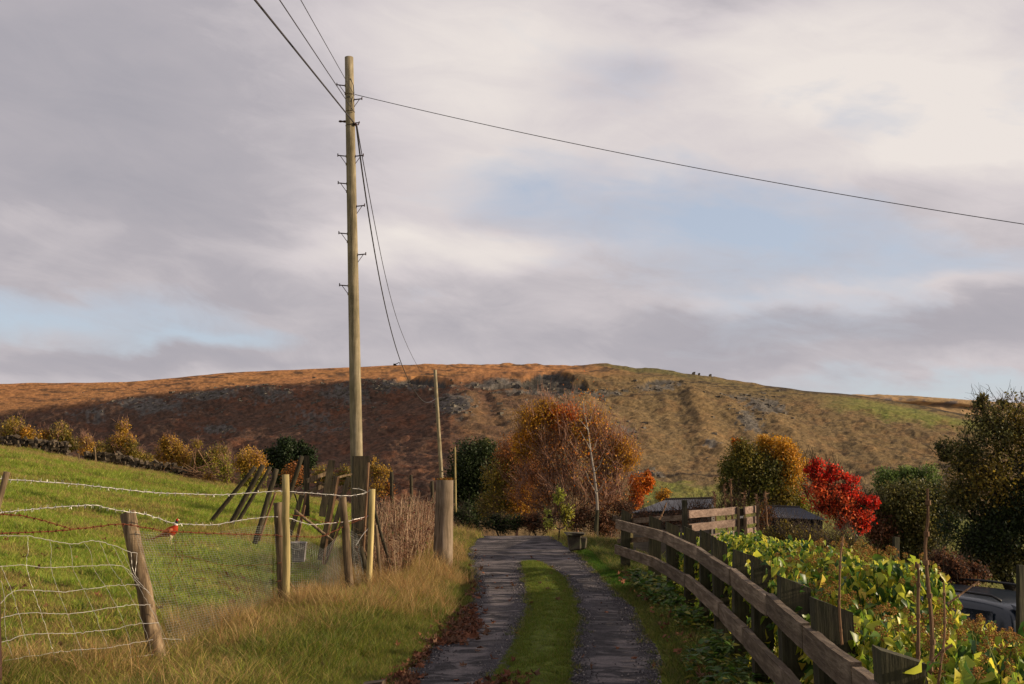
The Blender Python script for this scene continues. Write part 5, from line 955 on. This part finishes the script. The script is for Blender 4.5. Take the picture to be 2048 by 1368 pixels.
for i, (x, y, lb) in enumerate([(1461, 958, 'tallest dead dock stem left of the latch post'), (1429, 985, 'short dead dock stem left of the oak'), (1488, 985, 'dead dock stem above the latch post'), (1513, 990, 'dead dock stem at the right end of the pale gate'), (1531, 985, 'dead dock stem right of the pale gate, leaning'), (1449, 968, 'thin dock stem against the dark tree')]):
    stalk([(x, y), (x+1, y+30), (x+3, y+60), (x+5, 1060)], 16.9, 4, 'dock_stem', lb, 'weed', 'stem', g, 26)
stalk([(1333, 1005), (1326, 1025), (1318, 1040), (1312, 1056)], 15.6, 3.5, 'dead_branch', 'pale broken branch propped against the mossy rail', 'branch')
mb = MB(); random.seed(5)
for k in range(90):
    a = P(random.uniform(352, 452), random.uniform(945, 975)+.0, 57); L_ = random.uniform(.5, 1.8); th = random.choice((random.gauss(-.5, .3), random.gauss(.3, .4), random.gauss(2.6, .3))); a[2] += 0; b = a+[math.cos(th)*L_, random.uniform(-.3, .3), math.sin(th)*L_*.6]; mb.tube([a, (a+b)/2+[0, 0, .05], b], [.03, .025, .012], 4)
for a, b in [((385, 960), (392, 895)), ((372, 958), (388, 905)), ((400, 962), (384, 905)), ((378, 940), (440, 925)), ((395, 900), (430, 955)), ((360, 955), (420, 925)), ((440, 950), (478, 975)), ((455, 957), (500, 985))]: mb.tube([P(*a, 57), P(*b, 57.4)], [.04, .018], 5)
tag(mb.build('brushwood', MAT['stem']), 'heap of cut branches lying by the broken wall at the top of the field', 'brushwood', None, 'stuff')

# ------------------------------------------------------------------ grass and ground cover (geometry nodes)
def hidden_mesh(name, V, F, K, mat):
    me = bpy.data.meshes.new(name); me.from_pydata(V, [], F); setcol(me, np.array(K)); me.materials.append(mat); return bpy.data.objects.new(name, me)
def tuft(n, h, r, w, lean, cols, seed, curl=.5, hv=.5):
    q = random.Random(seed); V = []; F = []; K = []
    for _ in range(n):
        a = q.random()*6.283; d = r*math.sqrt(q.random()); x, y = d*math.cos(a), d*math.sin(a); hh = h*q.uniform(1-hv, 1+hv*.6); la = q.random()*6.283; l = lean*q.uniform(.2, 1.3)*hh; ww = w*q.uniform(.6, 1.3); fa = q.random()*3.14; cx, cy = math.cos(fa)*ww/2, math.sin(fa)*ww/2; c = q.choice(cols); k = q.uniform(.75, 1.2); c = tuple(min(1, j*k) for j in c); b = len(V)
        for i, t in enumerate((0, .45, .8)):
            ox, oy = x+math.cos(la)*l*t**(1+curl), y+math.sin(la)*l*t**(1+curl); z = hh*t-.01; s = (1, .85, .5)[i]; V += [(ox-cx*s, oy-cy*s, z), (ox+cx*s, oy+cy*s, z)]; K += [c, c]
        V.append((x+math.cos(la)*l, y+math.sin(la)*l, hh*(1-.12*lean))); K.append(c); F += [(b, b+1, b+3, b+2), (b+2, b+3, b+5, b+4), (b+4, b+5, b+6)]
    return V, F, K
def scatter(name, pts, scl, srcs, label, cat=None, kind='stuff', tilt=.12):
    n = len(pts); me = bpy.data.meshes.new(name); me.vertices.add(n); me.vertices.foreach_set('co', np.asarray(pts, np.float32).ravel())
    a = me.attributes.new('scl', 'FLOAT', 'POINT'); a.data.foreach_set('value', np.asarray(scl, np.float32))
    rot = np.stack([rng.normal(0, tilt, n), rng.normal(0, tilt, n), rng.uniform(0, 6.283, n)], 1).astype(np.float32); a = me.attributes.new('rot', 'FLOAT_VECTOR', 'POINT'); a.data.foreach_set('vector', rot.ravel())
    a = me.attributes.new('idx', 'INT', 'POINT'); a.data.foreach_set('value', rng.integers(0, len(srcs), n).astype(np.int32))
    o = bpy.data.objects.new(name, me); C.objects.link(o); ng = bpy.data.node_groups.new(name, 'GeometryNodeTree'); ng.interface.new_socket('Geometry', in_out='INPUT', socket_type='NodeSocketGeometry'); ng.interface.new_socket('Geometry', in_out='OUTPUT', socket_type='NodeSocketGeometry')
    N = ng.nodes; L = ng.links; gi = N.new('NodeGroupInput'); go = N.new('NodeGroupOutput'); ip = N.new('GeometryNodeInstanceOnPoints'); gi_ = N.new('GeometryNodeGeometryToInstance')
    for s in reversed(srcs):
        oi = N.new('GeometryNodeObjectInfo'); oi.inputs['Object'].default_value = s; L.new(oi.outputs['Geometry'], gi_.inputs[0])
    def at_(nm, ty): x = N.new('GeometryNodeInputNamedAttribute'); x.data_type = ty; x.inputs['Name'].default_value = nm; return x.outputs['Attribute']
    L.new(gi.outputs[0], ip.inputs['Points']); L.new(gi_.outputs[0], ip.inputs['Instance']); ip.inputs['Pick Instance'].default_value = True
    L.new(at_('idx', 'INT'), ip.inputs['Instance Index']); L.new(at_('rot', 'FLOAT_VECTOR'), ip.inputs['Rotation']); L.new(at_('scl', 'FLOAT'), ip.inputs['Scale']); L.new(ip.outputs[0], go.inputs[0])
    md = o.modifiers.new('scatter', 'NODES'); md.node_group = ng; return tag(o, label, cat, None, kind)
M_ = MAT['grass']; rng = np.random.default_rng(77)
gg = [lin(104, 116, 38), lin(86, 100, 32), lin(126, 130, 48), lin(140, 134, 64)]; gs = [lin(150, 126, 76), lin(170, 142, 90), lin(126, 104, 62), lin(186, 154, 104)]; gd = [lin(60, 76, 26), lin(76, 92, 32), lin(50, 64, 24)]
def srcs(n, *a, mat=None, **k): return [hidden_mesh('tuft', *tuft(*a, seed=100+i, **k), mat or M_) for i in range(n)]
gf = [lin(124, 146, 42), lin(106, 132, 36), lin(146, 156, 54), lin(158, 156, 72)]; short = srcs(5, 42, .055, .15, .006, .9, gf+gf+gf[:2]+gs[:1]); tuss = srcs(4, 50, .11, .12, .006, .9, gd+gf+gf[:2], curl=.5)
shortb = srcs(4, 46, .07, .17, .007, .8, gg+gs[:2])
def keepview(x, y, m=.06): return np.abs(x/np.maximum(y, .1)) < .512+m
# field
n = 60000; y = rng.uniform(0, 1, n)**.75*52+6; x = -rng.uniform(.0, .56, n)*y-1.2; fx_ = np.interp(y, [6.6, 8.2, 11.3, 12.7, 20, 60], [-3.6, -2.6, -2.3, -1.6, -2.2, -5]); m = (x < fx_) & keepview(x, y); x, y = x[m], y[m]
m = (fbm(x*1.3, y*1.3, 33, 3) > .36) | (rng.random(len(x)) < .4); x, y = x[m], y[m]; z = G(x, y)
fs = rng.uniform(.6, 1.25, len(x))*(1+np.clip((y-14)/26, 0, 1.2)); pt = fbm(x*.55, y*1.1, 233, 4)+rng.normal(0, .05, len(x)) > .565; shd = srcs(4, 38, .06, .15, .006, 1.0, gs[:3]+gf[2:]+[lin(132, 118, 64)]); scatter('field_grass', np.stack([x, y, z], 1)[pt], fs[pt]*.9, shd, 'paler dry patches in the pasture of the sloping field', 'grass'); scatter('field_grass', np.stack([x, y, z], 1)[~pt], fs[~pt], short, 'close cropped green pasture grass of the sloping field', 'grass')
n = 9000; y = rng.uniform(0, 1, n)**.8*50+7; x = -rng.uniform(.0, .56, n)*y-1.6; m = (x < np.interp(y, [6.6, 8.2, 11.3, 12.7, 20, 60], [-3.9, -3.0, -2.7, -2., -2.6, -5])) & keepview(x, y) & (fbm(x*.8, y*1.3, 133, 3) > .6); x, y = x[m], y[m]; scatter('field_tussocks', np.stack([x, y, G(x, y)], 1), rng.uniform(.4, 1.1, len(x))*(1+np.clip((y-14)/40, 0, .8)), tuss, 'slightly longer tussocks dotted over the sloping field', 'grass')
# longer pale grass by the wall
n = 5000; x = rng.uniform(-34, -7, n); y = rng.uniform(51, 58.5, n)-(rng.random(n)**2)*4; m = keepview(x, y); x, y = x[m], y[m]
straw = srcs(4, 34, .30, .12, .006, .7, gs+gs+gg[2:], curl=.6)
scatter('wall_grass', np.stack([x, y, G(x, y)], 1), rng.uniform(.4, .9, len(x)), straw, 'long pale dead grass along the foot of the stone wall', 'grass')
# left verge
n = 26000; y = 4+rng.random(n)**.8*20; e = xl(y); fw = np.interp(y, [3, 6.6, 8.2, 11.3, 12.7, 18, 24], [3.2, 3.0, 2.1, 1.9, 1.6, 2.4, 2.6]); u = rng.random(n); x = e-.02-u*fw; m = keepview(x, y, .1); x, y, u = x[m], y[m], u[m]; z = G(x, y)
dist = xl(y)-x; mix_ = dist*(.3+.55*ss(y, 8.5, 11.5))+(fbm(x*.8, y*.6, 44, 3)-.5)*1.8+rng.normal(0, .22, len(x))
gm = mix_ < .62; long_g = srcs(6, 34, .14, .10, .0055, 1.0, gd[:2]+gg+gg[:2]+gs[:1]+[lin(122, 112, 58)], curl=.5); midg = srcs(6, 32, .16, .11, .005, 1.1, gg[1:]+gf[2:]+gs+gs[:2], curl=.6, hv=.65); dry = srcs(6, 20, .28, .12, .004, .9, gs+gs+[lin(160, 108, 66)], curl=.7, hv=.65)
s0 = np.clip(.35+dist*.8, .35, 1.0)
a = gm; scatter('verge_grass', np.stack([x[a], y[a], z[a]], 1), rng.uniform(.5, 1.1, a.sum())*s0[a], long_g, 'green grass along the left edge of the track', 'grass')
a = (~gm) & (rng.random(len(x)) < .6); scatter('verge_grass', np.stack([x[a], y[a], z[a]], 1), rng.uniform(.5, 1.1, a.sum())*s0[a], midg, 'mixed green and straw coloured grass on the left bank', 'grass')
a = (mix_ > .62) & (fbm(x*2.2, y*2.2, 45, 2) > .48) & (rng.random(len(x)) < np.interp(y, [4, 9, 11, 24], [.09, .14, .34, .32])); scatter('dry_grass', np.stack([x[a], y[a], z[a]], 1), rng.uniform(.4, 1.15, a.sum()), dry, 'tall dry straw grass under the wire fence', 'grass')
# foot of the fence towards the field
n = 2600; y = rng.uniform(6.3, 16, n); x = np.interp(y, [6.3, 8.2, 11.3, 12.7, 16], [-3.9, -2.87, -2.6, -1.8, -2.4])+rng.normal(-.1, .22, n); scatter('fence_foot_grass', np.stack([x, y, G(x, y)], 1), rng.uniform(.35, .9, n), midg+dry[:2], 'rough grass growing through the bottom of the wire net', 'grass')
# dead weed stems between the fence and the sawn stump
wd = []
for i in range(5):
    q = random.Random(i+50); mb = MB()
    for _ in range(9):
        a = np.array([q.gauss(0, .09), q.gauss(0, .09), 0]); h = q.uniform(.35, 1.0); l = np.array([q.gauss(0, .14), q.gauss(0, .14), 1])*h; c = q.choice((lin(150, 118, 92), lin(116, 84, 62), lin(92, 62, 50), lin(176, 150, 122))); mb.tube([a, a+l*.5+[q.gauss(0, .02), 0, 0], a+l], [.0045, .0035, .002], 3, col=c)
        for _ in range(4): s = a+l*q.uniform(.4, .95); mb.tube([s, s+[q.gauss(0, .07), q.gauss(0, .07), q.uniform(.03, .12)]], [.0025, .0012], 3, col=c)
        for _ in range(5):
            s = a+l*q.uniform(.3, 1); mb.add([s, s+[q.gauss(0, .02), q.gauss(0, .02), .02], s+[q.gauss(0, .02), q.gauss(0, .02), -.01]], [(0, 1, 2)], q.choice((lin(86, 44, 34), lin(110, 70, 44), lin(70, 80, 34))))
    wd.append(hidden_mesh('weed', np.concatenate(mb.V).tolist(), mb.F, np.concatenate(mb.K), MAT['dryleaf']))
n = 620; y = rng.uniform(13.2, 23, n); x = xl(y)-.75-rng.random(n)*2.3; m = ~((np.abs(x+1.1) < .35) & (y < 16.6)) & (x/y > -.138); x, y = x[m], y[m]; scatter('dead_weeds', np.stack([x, y, G(x, y)], 1), rng.uniform(.5, 1.1, len(x)), wd, 'tangle of dead brown weed stems left of the sawn stump', 'weeds')
# middle strip
n = 5200; y = 5+rng.random(n)*13.4; t_ = rng.random(n)*1.04-.02; x = np.interp(y, GLY, GLX)*(1-t_)+np.interp(y, GRY, GRX)*t_; scatter('strip_grass', np.stack([x, y, .02+0*x], 1), rng.uniform(.35, .85, n)*(.55+.45*np.sin(np.pi*np.clip(t_, 0, 1))), srcs(5, 40, .06, .07, .004, .9, [lin(84, 112, 34), lin(104, 128, 40), lin(72, 98, 30)]+gg+[lin(106, 94, 44)]), 'short mossy grass growing down the middle of the track', 'grass')
# right verge
n = 15000; y = 3.2+rng.random(n)**.85*22; e = xr(y); ff = np.maximum(FX(y)-e+.9, .5); x = e+.02+rng.random(n)**.9*ff; m = keepview(x, y, .1); x, y = x[m], y[m]; lawn = (y > 14.5) & (x < FX(np.minimum(y, 17))-.05); z = G(x, y)
a = ~lawn; scatter('verge_grass', np.stack([x[a], y[a], z[a]], 1), rng.uniform(.35, .95, a.sum())*np.clip(.35+(x-xr(y))[a]*1.2, .35, 1), srcs(5, 36, .20, .10, .005, 1.0, gd+gg+gd+gs[:1], curl=.5), 'dark green grass and weeds below the fence on the right', 'grass')
n = 3000; y = rng.uniform(14, 21.5, n); x = xr(y)+.03+rng.random(n)*1.25; scatter('lawn_patch', np.stack([x, y, G(x, y)], 1), rng.uniform(.5, .9, n), srcs(4, 40, .06, .1, .005, .8, [lin(70, 104, 24), lin(88, 118, 32), lin(60, 88, 24)]), 'small bright green lawn patch at the bend before the fence', 'grass')
n = 5000; y = rng.uniform(21, 33, n); x = rng.uniform(-7, 6, n); m = (x < xl(y)-.02) | (x > xr(y)+.02); x, y = x[m], y[m]; scatter('crest_grass', np.stack([x, y, G(x, y)], 1), rng.uniform(.5, 1.3, len(x)), midg+dry[:1]+long_g[:2], 'rough grass where the track disappears over the crest', 'grass')
n = 16000; y = rng.uniform(8, 60, n); x = FX(np.minimum(y, 17))+1.2+rng.random(n)*(.56*y); m = keepview(x, y); x, y = x[m], y[m]; scatter('bank_grass', np.stack([x, y, G(x, y)], 1), rng.uniform(.8, 2.0, len(x)), long_g+midg[:1], 'shaded rough grass on the bank falling away to the right', 'grass')

# ------------------------------------------------------------------ fallen leaves
def leafshape(kind, q):
    if kind == 'lobed':
        n = 13; r = [.42, 1, .55, .92, .5, .8, .35, .35, .8, .5, .92, .55, 1]; V = [(0, 0, 0)]; c1, c2 = q.uniform(-.7, .7), q.uniform(-.5, .9)
        for k in range(n): a = math.pi/2+2*math.pi*k/n; x, y = math.cos(a)*r[k]*.5, math.sin(a)*r[k]*.5; V.append((x, y, c1*x*x*2+c2*abs(x)*.6+q.uniform(-.08, .12)))
        return V, [(0, 1+k, 1+(k+1) % n) for k in range(n)]
lv = []
for i in range(8):
    q = random.Random(i); V, F = leafshape('lobed', q); s = .1; c = q.choice((lin(104, 66, 48), lin(122, 78, 56), lin(84, 54, 42), lin(140, 92, 62), lin(96, 70, 54))); lv.append(hidden_mesh('fallen_leaf', [(a*s, b*s, (z+.05)*s) for a, b, z in V], F, [c]*len(V), MAT['dryleaf']))
pts = []
for (y0, y1, n, sd, off) in [(5.5, 7.9, 420, .09, .0), (7.9, 8.6, 150, .07, .02), (8.9, 9.8, 60, .05, .0), (10.0, 11.6, 330, .13, .10), (11.6, 12.6, 80, .08, .05), (13.5, 15.5, 40, .06, .0), (5.5, 21, 70, .15, .05)]:
    y = rng.uniform(y0, y1, n); x = xl(y)+off+rng.normal(0, sd, n); pts.append(np.stack([x, y, np.maximum(G(x, y)+.015, .012)+np.abs(rng.normal(0, .012, n))], 1))
for (x0, y0, s, n) in [(-.12, 8.0, .10, 60), (.05, 8.4, .08, 24), (.1, 7.6, .1, 16)]: pts.append(np.stack([rng.normal(x0, s, n), rng.normal(y0, s*1.5, n), .03+np.abs(rng.normal(0, .01, n))], 1))
n = 60; y = rng.uniform(6, 20, n); x = xl(y)+rng.random(n)*(xr(y)-xl(y)); pts.append(np.stack([x, y, .012+0*x+.02*((x > np.interp(y, GLY, GLX)) & (x < np.interp(y, GRY, GRX)))], 1))
n = 260; y = rng.uniform(5, 16, n); x = xr(y)+.1+rng.random(n)*.7; pts.append(np.stack([x, y, G(x, y)+.08], 1))
pts = np.concatenate(pts); scatter('fallen_leaves', pts, rng.uniform(.5, 1.15, len(pts)), lv, 'curled brown fallen leaves drifted along the left edge of the track', 'leaves', tilt=.45)
n = 160; y = rng.uniform(7, 26, n); x = -.36*y*rng.uniform(.5, 1.45, n); pts = np.stack([x, y, G(x, y)+.03], 1); scatter('field_leaves', pts, rng.uniform(.6, 1.3, n), lv, 'scattered brown leaves lying on the grazed field', 'leaves', tilt=.5)
mb = MB(); mb.hexa(np.array(rockverts((.09, .07, .06), 4))+[-1.06, 7.95, .05]); tag(mb.build('kerb_stone', MAT['stone']), 'grey stone half buried among leaves at the bottom of the left verge', 'stone')

# ------------------------------------------------------------------ ivy hedge
iv = empty('ivy_hedge', (2.6, 7, gz(2.6, 7)), 'sunlit flowering ivy hedge with glossy yellow green leaves spilling behind the right hand fence', 'hedge')
def ivleaf(q, c):
    k = q.uniform(.23, .34); f = q.uniform(.05, .18); t = q.uniform(-.38, .0)
    V = [(0, 0, 0), (-k, .30, f), (-k*.75, .62, f*.8+t*.4), (0, 1, t), (k*.75, .62, f*.8+t*.4), (k, .30, f), (0, .33, 0), (0, .68, t*.5)]
    F = [(0, 6, 1), (1, 6, 2), (6, 7, 2), (2, 7, 3), (3, 7, 4), (4, 7, 6), (4, 6, 5), (5, 6, 0)]; return np.array(V), np.array(F)
ICOL = [lin(92, 118, 38), lin(120, 142, 44), lin(148, 162, 54), lin(176, 180, 62), lin(200, 190, 66), lin(58, 88, 36), lin(66, 96, 42), lin(118, 138, 46), lin(212, 186, 72), lin(92, 116, 42)]
def ivtop(x, y): u = (x-FX(y)-.16)/1.02; return (1.05-.30*(1-ss(u, 0, .75))-.28*ss(x, 2.15, 2.4)*ss(y, 7.1, 6.6)*ss(y, 4.9, 5.3)-.10*ss(x, 2.1, 2.3)*ss(y, 5.4, 4.9)+.10*(fbm(x*1.7, y*1.3, 66, 3)-.5)*2-.16*ss(y, 8, 12))*(1-.25*ss(u, .85, 1.2))
N_ = 20000; y = 2.6+rng.random(N_)**1.0*11.2; u = rng.random(N_); x = FX(y)+.18+u*1.05*(1-.35*ss(y, 9.5, 13.5)); top = ivtop(x, y); d = rng.exponential(.10, N_); side = rng.random(N_) < .38
z = top-d; sx = rng.random(N_); z = np.where(side, np.maximum(.05, top*sx), z); x = np.where(side, np.where(rng.random(N_) < .6, FX(y)+.16+rng.exponential(.05, N_), FX(y)+1.2-rng.exponential(.06, N_)), x)
pos = np.stack([x, y, z], 1)+rng.normal(0, .025, (N_, 3)); size = rng.uniform(.05, .12, N_)*(1-.25*ss(y, 6, 12))
zax = np.stack([rng.normal(.25, .8, N_), rng.normal(-.45, .6, N_), rng.normal(.35, .45, N_)], 1); zax /= np.linalg.norm(zax, axis=1, keepdims=True)
tip = np.stack([rng.normal(0, .55, N_), rng.normal(0, .55, N_), -np.abs(rng.normal(1.2, .5, N_))], 1); tip -= zax*(tip*zax).sum(1, keepdims=True); tip /= np.linalg.norm(tip, axis=1, keepdims=True); xax = np.cross(tip, zax)
protos = [ivleaf(random.Random(i), None) for i in range(10)]; pi_ = rng.integers(0, 10, N_); pat = fbm(x*1.1, y*1.1, 88, 3); ci = np.clip(((pat-.5)*6+rng.normal(4.2, 2.3, N_)), 0, 9).astype(int); vis = (~side) & (d < .06) & keepview(x, y, 0) & (x > FX(y)+.2)
prox = np.where(vis & (pos[:, 2]/y > -9), y-size*10, 99); near = np.argsort(prox)[:295]; isn = np.zeros(N_, bool); isn[near] = True
Vs = []; Fs = []; Cs = []; k0 = 0; cols = np.array(ICOL)
for j in range(10):
    sel = np.where((pi_ == j) & ~isn)[0]; v, f = protos[j]; VV = pos[sel][:, None]+(xax[sel][:, None]*v[None, :, 0:1]+tip[sel][:, None]*v[None, :, 1:2]+zax[sel][:, None]*v[None, :, 2:3])*size[sel][:, None, None]
    Vs.append(VV.reshape(-1, 3)); Fs.append((f[None]+(np.arange(len(sel))*8)[:, None, None]+k0).reshape(-1, 3)); k0 += len(sel)*8; Cs.append(np.repeat(cols[ci[sel]]*rng.uniform(.75, 1.15, (len(sel), 1)), 8, 0))
place('leaves', mesh_np('leaves', np.concatenate(Vs), np.concatenate(Fs), np.clip(np.concatenate(Cs), 0, 1), True, ORG[iv.name]), MAT['ivy'], iv, ORG[iv.name])['kind'] = 'stuff'
lm = {}
for i in near:
    key = (pi_[i], ci[i])
    if key not in lm: v, f = protos[pi_[i]]; me = mesh_np('leaf', v, f, np.tile(cols[ci[i]], (8, 1)), True); me.materials.append(MAT['ivy']); lm[key] = me
    o = bpy.data.objects.new('leaf', lm[key]); C.objects.link(o); o.parent = iv; s = size[i]*1.05; m = Matrix(((xax[i][0]*s, tip[i][0]*s, zax[i][0]*s, 0), (xax[i][1]*s, tip[i][1]*s, zax[i][1]*s, 0), (xax[i][2]*s, tip[i][2]*s, zax[i][2]*s, 0), (0, 0, 0, 1))); m.translation = Vector(pos[i]-ORG[iv.name]); o.matrix_local = m
# stems inside the hedge
mb = MB(); random.seed(9)
for k in range(420):
    yy = random.uniform(2.8, 13.5); xx = float(FX(yy))+random.uniform(.2, 1.15); h = float(ivtop(np.array([xx]), np.array([yy]))[0]); a = np.array([xx+random.gauss(0, .1), yy+random.gauss(0, .1), -.5]); b = np.array([xx, yy, h-.03]); mb.tube([a, (a+b)/2+[random.gauss(0, .08), random.gauss(0, .08), 0], b], [.009, .007, .004], 4, col=lin(90, 84, 52))
o = mb.build('stems', MAT['dryleaf'], iv); o['kind'] = 'stuff'
# round seed heads on short stalks
hm = []
for i in range(4):
    mb = MB(); q = random.Random(i); mb.tube([(0, 0, -.07), (q.gauss(0, .006), q.gauss(0, .006), 0)], .0016, 4, col=lin(120, 124, 60)); 
    for k in range(34):
        v = np.array([q.gauss(0, 1) for _ in range(3)]); v /= np.linalg.norm(v); mb.tube([v*.004, v*.0155], .0006, 3, cap=False, col=lin(150, 140, 70)); mb.tube([v*.0135, v*.0185], [.0026, .0016], 4, col=q.choice((lin(150, 104, 52), lin(126, 84, 44), lin(172, 128, 66))))
    me = bpy.data.meshes.new('seed_head'); me.from_pydata(np.concatenate(mb.V).tolist(), [], mb.F); setcol(me, np.concatenate(mb.K)); me.materials.append(MAT['dryleaf']); hm.append(me)
for k in range(290):
    yy = 3.7+random.random()**1.1*6.0; xx = float(FX(yy))+random.uniform(.25, 1.2); h = float(ivtop(np.array([xx]), np.array([yy]))[0]); o = bpy.data.objects.new('seed_head', random.choice(hm)); C.objects.link(o); o.parent = iv; o.location = Vector(np.array([xx, yy, h+random.uniform(.02, .11)])-ORG[iv.name]); o.rotation_euler = (random.gauss(0, .3), random.gauss(0, .3), 0); s = random.uniform(1.1, 1.6); o.scale = (s, s, s)
# broad leaved weeds under the fence
def weed(i):
    q = random.Random(i+300); V = []; F = []; K = []
    for _ in range(11):
        v, f = ivleaf(q, None); s = q.uniform(.03, .075); a = q.random()*6.28; e = q.uniform(.1, .9); t = np.array([math.cos(a)*math.cos(e), math.sin(a)*math.cos(e), math.sin(e)*.5]); t /= np.linalg.norm(t); zz = np.array([-math.cos(a)*.4+q.gauss(0, .2), -math.sin(a)*.4+q.gauss(0, .2), 1]); zz -= t*zz.dot(t); zz /= np.linalg.norm(zz); xx = np.cross(t, zz); p = np.array([math.cos(a)*.03, math.sin(a)*.03, q.uniform(.02, .16)]); b = len(V)
        V += [tuple(p+(xx*w[0]*1.3+t*w[1]+zz*w[2])*s) for w in v]; F += [tuple(int(k)+b for k in w) for w in f]; c = q.choice((lin(56, 84, 34), lin(70, 98, 38), lin(84, 108, 44), lin(60, 78, 40), lin(120, 118, 50))); K += [c]*8
    return hidden_mesh('weed_plant', V, F, K, MAT['leaf'])
n = 620; y = 3.6+rng.random(n)**.8*11; x = xr(y)+.22+rng.random(n)*(FX(y)-xr(y)+.15); m = (fbm(x*1.2, y*.8, 99, 2) > .45); x, y = x[m], y[m]; scatter('weeds', np.stack([x, y, G(x, y)+.03], 1), rng.uniform(.7, 1.6, len(x)), [weed(i) for i in range(6)], 'broad leaved green weeds and trailing ivy under the fence rails', 'weeds')

# loose chippings along the broken edges of the tarmac
gv = []
for i in range(5):
    q = rockverts((.006, .005, .004), 700+i); gv.append(hidden_mesh('chipping', q, [(3, 2, 1, 0), (4, 5, 6, 7), (0, 1, 5, 4), (1, 2, 6, 5), (2, 3, 7, 6), (3, 0, 4, 7)], [random.choice((lin(104, 99, 100), lin(80, 76, 78), lin(136, 128, 124)))]*8, MAT['dryleaf']))
n = 16000; y = 5.5+rng.random(n)**1.2*15; k = rng.integers(0, 4, n); e = np.abs(rng.normal(0, .11, n)); x = np.select([k == 0, k == 1, k == 2, k == 3], [xl(y)+e, xr(y)-e, np.interp(y, GLY, GLX)-e*.8, np.interp(y, GRY, GRX)+e*.8]); m = ~((k >= 2) & (y > 18.3)) & (x > xl(y)) & (x < xr(y)); x, y = x[m], y[m]
scatter('chippings', np.stack([x, y, .012+0*x], 1), rng.uniform(.4, 1.5, len(x)), gv, 'loose grey chippings along the crumbling edges of the tarmac', 'gravel', tilt=.6)
# blades straggling over the tarmac edge
n = 2600; y = 5.5+rng.random(n)*17; k = rng.integers(0, 4, n); e = rng.normal(-.01, .05, n); x = np.select([k == 0, k == 1, k == 2, k == 3], [xl(y)+e, xr(y)-e, np.interp(y, GLY, GLX)-e, np.interp(y, GRY, GRX)+e]); m = ~((k >= 2) & (y > 18.3)) & (fbm(x*3, y*3, 501, 2) > .45); x, y = x[m], y[m]
scatter('edge_grass', np.stack([x, y, .0+0*x], 1), rng.uniform(.35, .8, len(x)), srcs(5, 22, .085, .06, .005, 1.2, gd+gg+gs[:1], curl=.4), 'ragged grass tufts creeping over the edges of the tarmac', 'grass')
